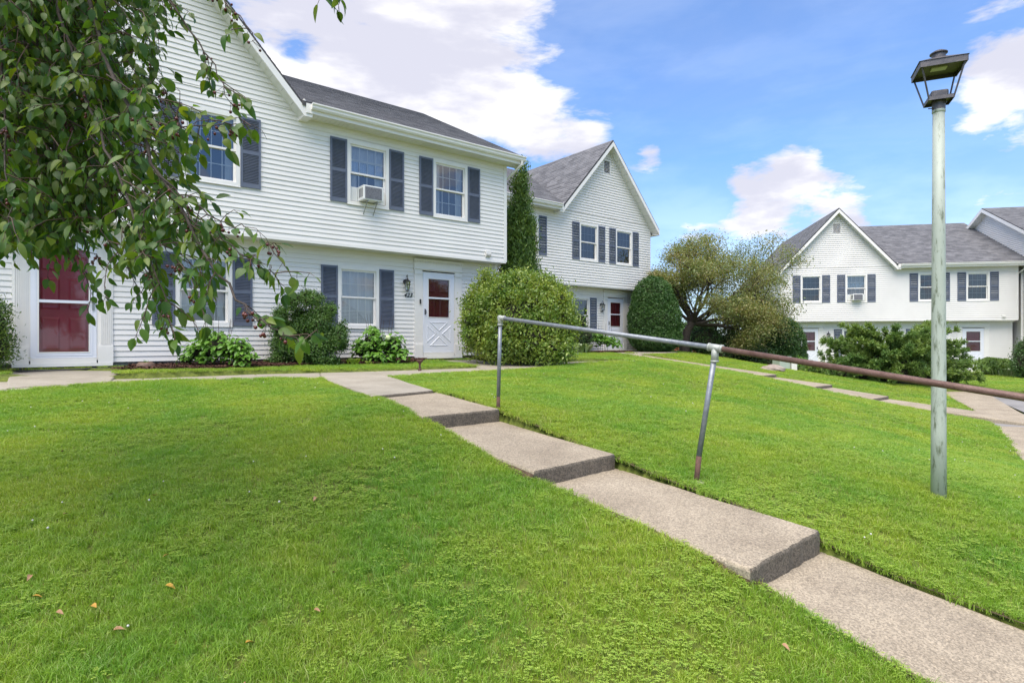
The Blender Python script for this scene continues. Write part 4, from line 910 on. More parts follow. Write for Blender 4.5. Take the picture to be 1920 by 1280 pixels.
# ------------------------------------------------------------------ rail, lamp post and small things
def handrail():
    a0 = PZ(934, 765, -.715); a1 = P(938, 596, a0.y); b0 = PZ(1303, 905, -1.085); b1 = P(1341, 652, b0.y)
    o = empty('pipe_handrail', (a0.x, a0.y, a0.z)); tag(o, 'grey and rusty pipe handrail beside the stepped concrete walk', 'handrail')
    L = lambda p: Vector(p) - o.location
    def tb(name, pts, r, m, n=14): x = MB(); x.tube([L(p) for p in pts], r, n); return x.build(name, M[m], o, smooth=True)
    r = .0205
    up = a0.lerp(a1, .13)
    tb('post', [up, a1 - Vector((0, 0, .03))], r, 'galv'); tb('post_foot', [a0 - Vector((0, 0, .1)), up], r * .98, 'rustdark')
    upb = b0.lerp(b1, .2); tb('post', [upb, b1 - Vector((0, 0, .03))], r, 'galv'); tb('post_foot', [b0 - Vector((0, 0, .1)), upb], r * 1.0, 'rustdark')
    rail_end = P(1920, 745, 3.08); c1 = b1 + (rail_end - b1) * 2.05
    tb('top_rail', [a1, b1], r, 'galv'); tb('top_rail', [b1, c1], r * 1.02, 'rust')['label'] = 'rusty brown lower length of the top rail'
    c0 = Vector((c1.x, c1.y, gz(c1.x, c1.y) - .1)); tb('post', [c0, c1], r, 'rust')
    d1 = (b1 - a1).normalized()
    e = MB(); e.tube([L(a1 - Vector((0, 0, .075))), L(a1 - Vector((0, 0, .02))), L(a1)], [.0275, .0275, .0275], 14); e.tube([L(a1 - d1 * .02), L(a1 + d1 * .06)], .0275, 14); e.tube([L(a1 - Vector((0, 0, .08))), L(a1 - Vector((0, 0, .065)))], .031, 14); e.tube([L(a1 + d1 * .052), L(a1 + d1 * .066)], .031, 14)
    me = e.build('elbow_fitting', M['galvfit'], o, smooth=True)
    sp = MB(); sp.lathe([(.001, .03), (.02, .022), (.03, 0), (.02, -.022), (.001, -.03)], L(a1), 16); sp.build('elbow_knuckle', M['galvfit'], o, smooth=True)
    d2 = (c1 - b1).normalized()
    e = MB(); e.tube([L(b1 - d1 * .05), L(b1), L(b1 + d2 * .055)], .029, 14); e.tube([L(b1 - Vector((.004, 0, .105))), L(b1)], .0275, 14); e.tube([L(b1 - Vector((.004, 0, .11))), L(b1 - Vector((.004, 0, .095)))], .031, 14); e.tube([L(b1 - d1 * .055), L(b1 - d1 * .042)], .032, 14); e.tube([L(b1 + d2 * .046), L(b1 + d2 * .06)], .032, 14)
    e.build('tee_fitting', M['galvfit'], o, smooth=True)
    k = MB(); k.lathe([(.075, -.06), (.072, .012), (.055, .02), (.0, .022)], L(b0), 14); k.build('concrete_footing', M['concretesm'], o)
handrail()

def lamp_post():
    b = P(1760, 934, 4.3); gzb = b.z; o = empty('lamp_post', (b.x, b.y, gzb)); tag(o, 'weathered mint green lamp post with a square lantern head', 'lamp post')
    Hc = (934 - 205) / F * 4.3
    p = MB(); p.lathe([(.050, -.15), (.048, .5), (.0455, 1.2), (.042, 2.0), (.038, Hc), (.0, Hc)], (0, 0, 0), 28); p.build('pole', M['post'], o, smooth=True)
    r = MB(); r.lathe([(.039, Hc - .03), (.043, Hc - .025), (.043, Hc - .01), (.039, Hc)], (0, 0, 0), 24); r.build('pole_band', M['post'], o, smooth=True)
    lz = Hc; hd = empty('lantern_head', (0, 0, lz)); hd.parent = o; hd.rotation_euler = (R(0), 0, R(-24)); hd.scale = (.64, .64, .66)
    c = MB(); c.lathe([(.058, -.02), (.066, -.01), (.068, .10), (.06, .11)], (0, 0, 0), 20); c.tube([(-.05, -.02, .01), (-.11, -.045, .005)], .006, 6); c.tube([(.05, -.05, .05), (.06, -.07, .05)], .008, 6); c.build('collar', M['lampmetal'], hd)
    s = MB(); w = .125; s.box(-w, w, -w, w, .105, .115)
    for (x0, x1, y0, y1) in ((-w, w, -w, -w + .006), (-w, w, w - .006, w), (-w, -w + .006, -w, w), (w - .006, w, -w, w)): s.box(x0, x1, y0, y1, .075, .1055)
    s.build('base_tray', M['lampmetal'], hd)
    bx = MB(); bx.box(-.085, .085, -.07, .07, .116, .20); bx.build('ballast_box', M['lampmetal'], hd, bevel=.02)
    top = .455; W_ = .225
    for sx in (-1, 1):
        for sy in (-1, 1):
            q = MB(); q.tube([(sx * w * .95, sy * w * .95, .09), (sx * W_ * .93, sy * W_ * .93, top + .01)], .0095, 4); q.build('corner_strut', M['lampmetal'], hd)
    t = MB()
    for (x0, x1, y0, y1) in ((-W_, W_, -W_, -W_ + .006), (-W_, W_, W_ - .006, W_), (-W_, -W_ + .006, -W_, W_), (W_ - .006, W_, -W_, W_)): t.box(x0, x1, y0, y1, top - .035, top + .03)
    t.build('top_frame', M['lampmetal'], hd)
    rf = MB(); a = W_ + .01; k = .06; z0, z1 = top + .031, top + .115
    rf.add([(-a, -a, z0), (a, -a, z0), (a, a, z0), (-a, a, z0), (-k, -k, z1), (k, -k, z1), (k, k, z1), (-k, k, z1)], [(0, 1, 5, 4), (1, 2, 6, 5), (2, 3, 7, 6), (3, 0, 4, 7), (4, 5, 6, 7), (0, 3, 2, 1)]); rf.build('lantern_roof', M['lampmetal'], hd)
    ch = MB(); ch.lathe([(.068, z1 - .03), (.068, z1 + .05), (.088, z1 + .052), (.088, z1 + .062), (.05, z1 + .085), (0, z1 + .09)], (0, 0, 0), 24); ch.build('chimney_cap', M['lampmetal'], hd)
    i = MB(); i.box(-W_ + .008, W_ - .008, -W_ + .008, W_ - .008, top + .012, top + .018); i.build('inner_reflector', M['lampinner'], hd)
    l = MB(); l.box(-.075, .075, -.05, .05, top - .004, top + .011); l.build('led_panel', M['lampled'], hd)
    for j in range(3):
        hh = MB(); hh.lathe([(.008, 0), (.008, .004), (0, .004)], (0, 0, 0), 8); q = hh.build('screw', M['galvfit'], hd); q.location = (-W_ - .001, -.1 + .1 * j, top); q.rotation_euler = (0, R(-90), 0)
lamp_post()

def path_light():
    p = PZ(787, 693.5, -.585); o = empty('path_light', p); tag(o, 'small rusty path light in the grass strip before the crossbuck door', 'path light')
    m = MB(); m.lathe([(.035, -.02), (.035, .01), (.022, .03), (.020, .12), (.055, .165), (.07, .18), (.07, .195), (.02, .2)], (0, 0, 0), 16); m.build('stem', M['rustdark'], o)
path_light()
def pot():
    p = PZ(273, 697.5, -.565); o = empty('flower_pot', p); tag(o, 'round brown clay pot with a small sprout, standing on the mulch', 'flower pot')
    m = MB(); m.lathe([(.06, -.02), (.10, .0), (.138, .06), (.145, .10), (.13, .155), (.10, .18), (.085, .175), (.08, .15), (.0, .15)], (0, 0, 0), 28); m.build('pot_body', M['claypot'], o, smooth=True)
    g = MB()
    for i in range(40):
        a = random.uniform(0, 6.28); r = random.uniform(0, .05); c, s = math.cos(a), math.sin(a); h = random.uniform(.03, .08)
        g.add([(r * c - .008 * s, r * s + .008 * c, .15), (r * c + .008 * s, r * s - .008 * c, .15), (r * c * 1.8 + .02 * c, r * s * 1.8 + .02 * s, .15 + h)], [(0, 1, 2)])
    g.build('sprout', M['hydra'], o, kind='stuff')
pot()
hs = MB(); q = [sw(-8.6, -.15, -.47), sw(-8.3, -.35, -.52), sw(-7.4, -.33, -.505), sw(-7.0, -.30, -.50), sw(-6.6, -.12, -.45), sw(-5.9, -.1, -.47)]
hs.tube(q, .014, 8); tag(hs.build('garden_hose', M['hose'], smooth=True), 'black hose lying along the foundation below the red storm door', 'hose')
hs = MB(); q = [sw(-4.2, -.06, -.45), sw(-4.0, -.2, -.47), sw(-3.75, -.16, -.40), sw(-3.5, -.12, -.30), sw(-3.35, -.05, -.25)]
hs.tube(q, .009, 6); tag(hs.build('cable', M['hose'], smooth=True), 'thin black cable looping behind the clumpy cypress shrub', 'cable')
st = MB(); st.tube([P(876, 662, 14.9), P(866, 580, 15.2)], .012, 6); tag(st.build('marker_stake', M['stake']), 'thin red stake leaning beside the crossbuck door', 'stake')
def cabinet():
    p = P(1473, 697, 20.9); o = empty('utility_cabinet', (p.x, p.y, gz(p.x, p.y)), TH3 + .3); tag(o, 'pale green utility cabinet at the left foot of the juniper', 'utility cabinet')
    m = MB(); m.box(-.22, .18, 0, .5, -.05, .42); m.build('cabinet_body', M['utility'], o, bevel=.02); l = MB(); l.box(-.25, .21, -.03, .53, .42, .46); l.build('cabinet_lid', M['utility'], o)
    d = MB(); d.box(.22, .42, -.05, .3, -.05, .36); d.build('side_box', M['trim'], o, bevel=.01)
cabinet()
def rock():
    p = P(1449, 698, 19.4); z = gz(p.x, p.y); me = bpy.data.meshes.new('rock'); import bmesh
    bm = bmesh.new(); bmesh.ops.create_icosphere(bm, subdivisions=3, radius=1)
    for v in bm.verts:
        k = 1 + .12 * math.sin(v.co.x * 3 + 1) * math.cos(v.co.y * 4) + .05 * math.sin(v.co.z * 9 + v.co.x * 7); v.co = Vector((v.co.x * .42 * k, v.co.y * .28 * k, max(v.co.z, -.4) * .16 * k))
    bm.to_mesh(me); bm.free(); me.materials.append(M['rock']); o = bpy.data.objects.new('rock', me); COL.objects.link(o); o.location = (p.x, p.y, z + .03); tag(o, 'flat brown boulder in the lawn beside the pale green cabinet', 'rock')
rock()
def far_house():
    p = P(1296, 655, 52); o = empty('distant_house', (p.x, p.y, -1.2), TH3); tag(o, 'distant brick house with a white door glimpsed behind the thin tree trunk', 'house')
    w = MB(); w.box(-5, .45, 0, 6, -1, 1.9); w.build('wall', M['farbrick'], o); d = MB(); d.box(-.55, .1, -.05, -.002, -.4, 1.5); d.build('white_door', M['trim'], o)
    r = MB(); r.prism([(-5.4, -.4, 1.9), (-5.4, 6.4, 1.9), (-5.4, 3, 2.6)], (6.0, 0, 0)); r.build('roof', M['farbrick'], o)
far_house()

# ------------------------------------------------------------------ vegetation
def quads_from(Pc, A, B, rnd_n=None, fold=.25):
    """rhombic folded leaves: centres Pc, half-length vectors A, half-width vectors B -> two triangles sharing a raised midrib"""
    N_ = len(Pc); nrm = np.cross(A, B); nl = np.linalg.norm(nrm, axis=1, keepdims=True) + 1e-9; nrm = nrm / nl * np.linalg.norm(B, axis=1, keepdims=True) * fold
    V = np.stack([Pc - A, Pc + B + nrm - A * .1, Pc + A, Pc - B + nrm - A * .1], 1).reshape(-1, 3)
    i = np.arange(N_)[:, None] * 4
    T = np.concatenate([i + [0, 1, 2], i + [0, 2, 3]], 1).reshape(-1, 3); return V, T
def unit(v): return v / (np.linalg.norm(v, axis=-1, keepdims=True) + 1e-9)
def rand_unit(n): return unit(rng.normal(size=(n, 3)))
def lump(d, seed, amp, fr=3.0):
    s = seed * 1.7
    return 1 + amp * (np.sin(d[:, 0] * fr + s) * np.cos(d[:, 1] * fr * 1.3 + s * 2) + .6 * np.sin(d[:, 2] * fr * 2.1 + d[:, 0] * fr * 1.7 + s) + .5 * np.sin(d[:, 1] * fr * 3.1 + d[:, 2] * fr * 2.7 - s))
def foliage(lobes, n, size, aspect, outw=.5, amp=.06, fr=3, up=0.0, shell=(.78, 1.02), seed=1, cluster=0):
    """leaf cloud over a union of ellipsoid lobes"""
    vol = np.array([(l[3] * l[4] + l[4] * l[5] + l[3] * l[5]) for l in lobes]); cnt = (vol / vol.sum() * n).astype(int) + 1
    PP, NN = [], []
    for k, (l, c) in enumerate(zip(lobes, cnt)):
        if cluster:
            m = max(1, c // cluster); d = rand_unit(m); r = rng.uniform(shell[0], shell[1], m) * lump(d, seed + k, amp, fr); ctr = d * r[:, None]
            d = np.repeat(ctr, cluster, 0); ax = np.array(l[3:6]); p = d * ax + rng.normal(size=d.shape) * size * 1.0; dn = np.repeat(unit(ctr / ax), cluster, 0)
            p = p + np.array(l[:3])
        else:
            d = rand_unit(c); r = rng.uniform(shell[0] ** 2, shell[1] ** 2, c) ** .5 * lump(d, seed + k, amp, fr); p = d * r[:, None] * np.array(l[3:6]) + np.array(l[:3]); dn = unit(d / np.array(l[3:6]))
        keep = np.ones(len(p), bool)
        for j, q in enumerate(lobes):
            if j != k: keep &= (((p - np.array(q[:3])) / np.array(q[3:6])) ** 2).sum(1) > .62
        PP.append(p[keep]); NN.append(dn[keep])
    p = np.concatenate(PP); dn = np.concatenate(NN); N_ = len(p)
    nrm = unit(dn * outw + rand_unit(N_) * (1 - outw) + np.array([0, 0, .25])); ax = unit(np.cross(nrm, rand_unit(N_))); ax = unit(ax + dn * .5 + np.array([0, 0, up])); b = unit(np.cross(nrm, ax))
    s = size * rng.uniform(.65, 1.3, N_)[:, None] * .5
    return quads_from(p, ax * s, b * s * aspect), p
def core_mesh(lobes, k, material, parent, seed=3):  # added dark lumps that fill the leaf mass and block the view through
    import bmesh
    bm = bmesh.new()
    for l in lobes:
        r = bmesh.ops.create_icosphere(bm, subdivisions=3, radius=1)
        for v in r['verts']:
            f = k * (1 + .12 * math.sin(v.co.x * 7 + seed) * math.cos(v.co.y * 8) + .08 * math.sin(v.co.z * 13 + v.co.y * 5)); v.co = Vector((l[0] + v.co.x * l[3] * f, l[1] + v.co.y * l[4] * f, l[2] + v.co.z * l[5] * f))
    me = bpy.data.meshes.new('dark_filler'); bm.to_mesh(me); bm.free(); me.materials.append(material); o = bpy.data.objects.new('dark_filler', me); COL.objects.link(o); o.parent = parent; return o
def shrub(name, lab, cat, base, lobes, n, size, aspect, m, core=.78, group=None, stems=4, extra=None, **kw):
    """lobes in coordinates relative to base"""
    o = empty(name, base); tag(o, lab, cat, group)
    (V, T), p = foliage(lobes, n, size, aspect, **kw)
    r_ = rng.random(len(T) // 2); np_obj('foliage', V, T, m, o, np.repeat(r_, 2), kind='stuff')
    if core: core_mesh([tuple(l) for l in lobes], core, M['darkfill'], o)
    if stems:
        s = MB(); top = lobes[0]
        for i in range(stems):
            l = lobes[i % len(lobes)]; s.tube([(random.uniform(-.06, .06), random.uniform(-.06, .06), -.1), (l[0] * .4, l[1] * .4, l[2] * .4), (l[0], l[1], l[2])], [.03, .022, .012], 6)
        s.build('stems', M['bark'], o)
    return o

# big yellow-green broadleaf bush right of door 423
def at(x, y, Z): p = P(x, y, Z); return p
bb = at(975, 678, 13.6); bb.z = gz(bb.x, bb.y)
def rel(b, x, y, Z, rx, ry, rz): p = P(x, y, Z); return (p.x - b.x, p.y - b.y, p.z - b.z, rx, ry, rz)
def shoots(x0, x1, y0, y1, Z, n, r0, r1, b):
    q = random.Random(n); cx_, cy_, out = (x0 + x1) / 2, (y0 + y1) / 2, []
    for i in range(n):
        a = q.uniform(-.3, math.pi + .3); k = q.uniform(.94, 1.1); s_ = q.uniform(r0, r1); out.append(rel(b, cx_ + math.cos(a) * (x1 - x0) / 2 * k, cy_ - math.sin(a) * (y1 - y0) / 2 * k, Z + q.uniform(-.4, .2), s_, s_, s_ * q.uniform(1, 1.8)))
    return out
shrub('broadleaf_bush', 'large rounded yellow-green bush between the crossbuck door and the tall arborvitae', 'bush', bb,
      [rel(bb, 975, 600, 13.5, .80, .6, .80), rel(bb, 945, 590, 13.9, .62, .6, .62), rel(bb, 1010, 600, 13.6, .75, .7, .78), rel(bb, 955, 545, 14.0, .55, .55, .38), rel(bb, 1010, 632, 13.3, .72, .6, .55), rel(bb, 905, 625, 14.2, .42, .5, .58), rel(bb, 900, 570, 14.3, .36, .4, .5), rel(bb, 1030, 560, 13.8, .45, .45, .36), rel(bb, 915, 527, 14.3, .22, .22, .3), rel(bb, 880, 610, 14.5, .16, .3, .6), rel(bb, 1022, 530, 14.0, .20, .2, .2), rel(bb, 985, 525, 14.0, .25, .25, .2), rel(bb, 1058, 610, 13.4, .28, .3, .42), rel(bb, 940, 655, 13.6, .5, .45, .30), rel(bb, 1040, 655, 13.0, .4, .4, .3)] + shoots(882, 1068, 532, 690, 13.7, 34, .05, .12, bb),
      66000, .072, .46, M['euon'], .55, outw=.35, amp=.2, fr=6, cluster=9, seed=2, up=.35, shell=(.72, 1.16))
# arborvitae
ab = at(985, 665, 16.9); ab.z = gz(ab.x, ab.y)
hh = (665 - 312) / F * 16.9
al = []
for t_, x_, r_ in [(.99, 978, .05), (.95, 979, .08), (.89, 978, .13), (.82, 977, .20), (.74, 976, .28), (.65, 974, .36), (.55, 973, .45), (.45, 974, .49), (.35, 975, .53), (.25, 976, .58), (.13, 980, .58)]:
    al.append(rel(ab, x_, 665 - (665 - 312) * t_, 16.9, r_, r_, max(.22, r_ * .9)))
al += [rel(ab, 958, 420, 16.8, .12, .15, .5), rel(ab, 992, 440, 16.8, .14, .15, .5), rel(ab, 951, 470, 16.7, .12, .15, .5), rel(ab, 968, 345, 16.9, .07, .08, .28)]
shrub('arborvitae', 'tall narrow columnar arborvitae at the corner of the nearest house', 'evergreen tree', ab, al, 52000, .10, .30, M['arbor'], .66, outw=.55, amp=.10, fr=6, up=1.3, cluster=5, seed=5, stems=1)
# hinoki style clumpy conifer
cb = at(580, 690, 12.2); cb.z = gz(cb.x, cb.y)
cl = [rel(cb, 585, 560, 12.3, .22, .22, .14), rel(cb, 600, 590, 12.3, .26, .25, .20), rel(cb, 575, 615, 12.2, .38, .3, .22), rel(cb, 548, 620, 12.2, .2, .22, .15), rel(cb, 617, 640, 12.1, .30, .28, .24), rel(cb, 540, 650, 12.1, .32, .28, .20), rel(cb, 585, 655, 12.0, .34, .3, .24), rel(cb, 530, 605, 12.4, .14, .15, .10), rel(cb, 600, 610, 12.0, .2, .2, .2), rel(cb, 560, 590, 12.3, .16, .18, .14), rel(cb, 628, 625, 12.2, .16, .18, .14), rel(cb, 525, 672, 12.0, .2, .2, .12), rel(cb, 610, 676, 12.0, .26, .22, .14)] + shoots(518, 640, 560, 700, 12.1, 26, .05, .11, cb)
shrub('dwarf_cypress', 'clumpy dark green dwarf cypress below the near ground-floor window', 'shrub', cb, cl, 52000, .042, .5, M['hinoki'], .62, outw=.5, amp=.2, fr=9, cluster=9, seed=8, up=.3, shell=(.72, 1.08))

# hydrangeas: each large leaf a part
def big_leaf(L_, W_, curl, fold, heart=0.0, n=5):
    """leaf in its own frame: along +x, normal +z"""
    mb = MB(); vs = []; fs = []
    prof = [(0, .02), (.12, .62 + heart), (.32, .98), (.55, .92), (.78, .55), (1, .0)]
    for t, w in prof:
        x = t * L_; z = -curl * t * t * L_; wy = w * W_ * .5; zz = fold * wy
        if w < .03: vs += [(x, 0, z)] * 3 if t == 0 else [(x, 0, z)] * 3
        else: vs += [(x, wy, z + zz), (x, 0, z), (x, -wy, z + zz)]
    for i in range(len(prof) - 1):
        a = i * 3; b = a + 3
        if i == 0: fs += [(a + 1, b, b + 1), (a + 1, b + 1, b + 2)] if False else [(a + 1, b + 1, b), (a + 1, b + 2, b + 1)]
        elif i == len(prof) - 2: fs += [(a, a + 1, b + 1), (a + 1, a + 2, b + 1)]
        else: fs += [(a, a + 1, b + 1, b), (a + 1, a + 2, b + 2, b + 1)]
    mb.add(vs, fs); mb.f = [f[::-1] for f in mb.f]; return mb
def leaf_basis(ax, nrm):
    x = ax.normalized(); y = nrm.cross(x)
    if y.length < 1e-4: y = Vector((0, 1, 0)).cross(x)
    y.normalize(); z = x.cross(y); return Matrix((x, y, z)).transposed()
hleaf = [big_leaf(.115, .082, .25, .25, .25).mesh('hydrangea_leaf', M['hydra']), big_leaf(.10, .075, .4, .35, .2).mesh('hydrangea_leaf', M['hydra']), big_leaf(.085, .06, .15, .3, .2).mesh('hydrangea_leaf', M['hydra'])]
def hydrangea(lab, b, lobes, n, scale=1.0, leaf_objs=260, twigs=7, blooms=()):
    o = empty('hydrangea', b); tag(o, lab, 'shrub', 'hydrangeas along the house fronts')
    pts = []
    rr = random.Random(int(b.x * 100)); w = [l[3] * l[5] for l in lobes]
    while len(pts) < n:
        l = rr.choices(lobes, w)[0]; d = Vector((rr.gauss(0, 1), rr.gauss(0, 1) - .6, rr.gauss(0, 1) + .3)).normalized()
        r = rr.uniform(.72, 1.05) if rr.random() < .75 else rr.uniform(.4, .8)
        p = Vector((l[0] + d.x * l[3] * r, l[1] + d.y * l[4] * r, l[2] + d.z * l[5] * r))
        if p.z < .03: continue
        if any(((p.x - q[0]) / q[3]) ** 2 + ((p.y - q[1]) / q[4]) ** 2 + ((p.z - q[2]) / q[5]) ** 2 < .45 for q in lobes if q is not l): continue
        az_ = math.atan2(d.y, d.x) + rr.gauss(0, .8); ax = Vector((math.cos(az_), math.sin(az_), rr.uniform(-.65, .25))); nrm = Vector((d.x * .5 + rr.gauss(0, .25), d.y * .6 + rr.gauss(0, .25) - .15, 1.0 + rr.gauss(0, .2)))
        pts.append((p, ax, nrm, rr.uniform(.7, 1.15) * scale, rr.choice(range(3))))
    pts.sort(key=lambda t: t[0].y)
    allV = []; allF = []; off = 0; mb = MB()
    for i, (p, ax, nrm, s, k) in enumerate(pts):
        Mx = Matrix.Translation(p) @ leaf_basis(ax, nrm).to_4x4() @ Matrix.Scale(s, 4)
        if i < leaf_objs:
            q = bpy.data.objects.new('leaf', hleaf[k]); COL.objects.link(q); q.parent = o; q.matrix_local = Mx
        else:
            me = hleaf[k]; mb.add([Mx @ v.co for v in me.vertices], [tuple(f.vertices) for f in me.polygons])
    if mb.v:
        q = mb.build('foliage', M['hydra'], o, kind='stuff'); 
        a = q.data.attributes.new('rnd', 'FLOAT', 'FACE'); vals = []
        for i, f in enumerate(q.data.polygons): vals.append(((i // 10) * .618) % 1)
        a.data.foreach_set('value', vals)
    core_mesh(lobes, .62, M['darkfill'], o)
    s = MB()
    for i in range(twigs):
        x = rr.uniform(-.45, .45); y = rr.uniform(-.2, .15); h = max(l[2] + l[5] for l in lobes)
        s.tube([(x * .4, y * .4, 0), (x * .8, y, h * .7), (x * rr.uniform(.95, 1.15), y, h + rr.uniform(.08, .26))], [.007, .005, .003], 5)
    s.build('bare_twigs', M['twig'], o)
    for (x, y, z) in blooms:
        import bmesh
        bm = bmesh.new(); bmesh.ops.create_icosphere(bm, subdivisions=3, radius=.055)
        for v in bm.verts: v.co *= 1 + .1 * math.sin(v.co.x * 240) * math.cos(v.co.y * 230 + v.co.z * 200)
        me = bpy.data.meshes.new('bloom'); bm.to_mesh(me); bm.free(); me.materials.append(M['bloom']); q = bpy.data.objects.new('bloom', me); COL.objects.link(q); q.parent = o; q.location = (x, y, z)
    return o
hb = at(408, 688, 11.0); hb.z = gz(hb.x, hb.y)
hydrangea('bright green hydrangea left of the clumpy dwarf cypress, nearest to the round brown pot', hb, [rel(hb, 410, 652, 11.0, .42, .34, .30), rel(hb, 375, 660, 11.0, .32, .3, .26), rel(hb, 445, 658, 11.0, .32, .3, .27), rel(hb, 400, 635, 11.1, .25, .22, .18), rel(hb, 458, 670, 10.9, .24, .24, .16), rel(hb, 350, 672, 10.9, .16, .2, .13)], 620, 1.0)
hb2 = at(708, 682, 13.0); hb2.z = gz(hb2.x, hb2.y)
hydrangea('green hydrangea with one pale bloom beside the white crossbuck door', hb2, [rel(hb2, 700, 645, 13.0, .36, .32, .33), rel(hb2, 735, 650, 13.0, .34, .3, .33), rel(hb2, 678, 655, 13.0, .24, .26, .25), rel(hb2, 756, 665, 12.9, .16, .2, .16), rel(hb2, 700, 622, 13.1, .16, .15, .16), rel(hb2, 712, 670, 12.8, .4, .26, .15)], 560, 1.08, blooms=[(.30, -.30, .58)])
hb3 = at(1130, 650, 22.6); hb3.z = gz(hb3.x, hb3.y)
hydrangea('low hydrangea under the ground-floor window of the second house', hb3, [rel(hb3, 1120, 632, 22.6, .42, .35, .32), rel(hb3, 1142, 640, 22.5, .38, .3, .22), rel(hb3, 1155, 645, 22.4, .25, .25, .12)], 420, 1.2, leaf_objs=60)
# lime plant, hosta
def tuftplant(name, lab, b, n, L_, W_, m, cat='plant', spread=1.0):
    o = empty(name, b); tag(o, lab, cat)
    mb = MB()
    for i in range(n):
        a = random.uniform(0, 6.28); r = random.uniform(0, .06) * spread; h = random.uniform(.6, 1.1) * L_; lean = random.uniform(.2, .8); c, s = math.cos(a), math.sin(a); w = W_ * .5 * random.uniform(.7, 1.2)
        p0 = Vector((r * c, r * s, 0)); p1 = p0 + Vector((c * h * lean * .5, s * h * lean * .5, h * .7)); p2 = p0 + Vector((c * h * lean * 1.15, s * h * lean * 1.15, h * .72)); t = Vector((-s, c, 0))
        mb.add([p0 - t * w * .3, p0 + t * w * .3, p1 + t * w, p1 - t * w, p2], [(0, 1, 2, 3), (3, 2, 4)])
    q = mb.build('leaves', m, o, kind='stuff'); a_ = q.data.attributes.new('rnd', 'FLOAT', 'FACE'); a_.data.foreach_set('value', [((i // 2) * .618) % 1 for i in range(len(q.data.polygons))]); return o
b_ = at(662, 690, 12.3); b_.z = gz(b_.x, b_.y) + .01; tuftplant('lime_plant', 'small lime yellow plant at the foot of the hydrangea with the pale bloom', b_, 40, .17, .06, M['lime'], spread=2.5)
b_ = at(690, 691, 12.3); b_.z = gz(b_.x, b_.y) + .01; tuftplant('lime_plant', 'smaller lime sprout right of the lime yellow plant', b_, 16, .11, .05, M['lime'], spread=1)
b_ = at(1092, 660, 20.5); b_.z = gz(b_.x, b_.y) + .01; tuftplant('hosta', 'variegated pale hosta right of the big yellow-green bush', b_, 60, .42, .13, M['hosta'], spread=5)
# dark shrubs in front of the second house
db = at(1068, 655, 21.8); db.z = gz(db.x, db.y)
shrub('dark_shrub', 'dark green irregular shrub covering the shutter of the second house', 'shrub', db, [rel(db, 1062, 590, 22.0, .38, .4, .55), rel(db, 1085, 608, 22.0, .30, .35, .42), rel(db, 1070, 635, 21.8, .6, .4, .38), rel(db, 1095, 630, 21.9, .4, .35, .35)], 9000, .055, .45, M['darkleaf'], .78, outw=.4, amp=.14, fr=5, cluster=6)
# yews
def yew(lab, b, lobes, n, size=.06, amp=.03): return shrub('clipped_yew', lab, 'shrub', b, lobes, n * 2, size * 1.5, .32, M['yew'], .80, outw=.35, amp=amp, fr=9, up=.0, shell=(.90, 1.03), group='clipped domed yews')
yb = at(1225, 658, 23.6); yb.z = gz(yb.x, yb.y)
yew('tall egg-shaped clipped yew at the right corner of the second house', yb, [rel(yb, 1227, 600, 23.6, 1.06, 1.0, 1.35), rel(yb, 1224, 570, 23.6, .86, .85, 1.12), rel(yb, 1228, 632, 23.6, 1.05, 1.0, .65)], 36000, .055, .035)
yb = at(1460, 693, 26.5); yb.z = gz(yb.x, yb.y)
yew('dark domed yew in front of the left door of the far house', yb, [rel(yb, 1459, 650, 26.5, 1.2, 1.1, 1.42), rel(yb, 1459, 672, 26.5, 1.22, 1.1, .8)], 26000, .06, .03)
yb = at(1316, 662, 25.5); yb.z = gz(yb.x, yb.y)
shrub('dark_shrub', 'dark rounded shrub right of the thin tree trunk', 'shrub', yb, [rel(yb, 1322, 640, 25.5, .75, .7, .75), rel(yb, 1345, 655, 25.3, .7, .7, .5)], 9000, .07, .45, M['yew'], .82, outw=.4, amp=.1, fr=5, cluster=5)
yb = at(1385, 680, 25.0); yb.z = gz(yb.x, yb.y)
shrub('dark_shrub', 'low spreading dark shrub between the thin tree and the domed yew', 'shrub', yb, [rel(yb, 1375, 650, 25.4, .95, .8, .75), rel(yb, 1410, 668, 24.9, .95, .8, .5), rel(yb, 1355, 668, 24.9, .6, .6, .35), rel(yb, 1440, 680, 24.6, .6, .6, .35)], 14000, .075, .45, M['darkleaf'], .8, outw=.4, amp=.13, fr=5, cluster=5)
# right hand planting by house 3
yb = at(1862, 700, 27.2); yb.z = gz(yb.x, yb.y)
shrub('clipped_hedge', 'small flat-topped clipped hedge right of the far house door', 'hedge', yb, [rel(yb, 1856, 686, 27.2, .45, .45, .42), rel(yb, 1872, 687, 27.2, .45, .45, .40), rel(yb, 1884, 687, 27.3, .4, .4, .38)], 18000, .07, .4, M['arbor'], .75, outw=.5, amp=.02, shell=(.92, 1.02))
yb = at(1892, 706, 26.3); yb.z = gz(yb.x, yb.y) + .01
tuftplant('strap_leaf_plant', 'striped strap-leaved plants at the foot of the small clipped hedge', yb, 260, .42, .05, M['lily'], spread=14)
yb = at(1925, 700, 25.0); yb.z = gz(yb.x, yb.y)
shrub('dark_shrub', 'dense green shrub cut by the right edge of the picture', 'shrub', yb, [rel(yb, 1930, 678, 25.0, .6, .6, .8), rel(yb, 1932, 655, 25, .5, .5, .5)], 8000, .07, .45, M['darkleaf'], .85, outw=.4, amp=.1, cluster=5)
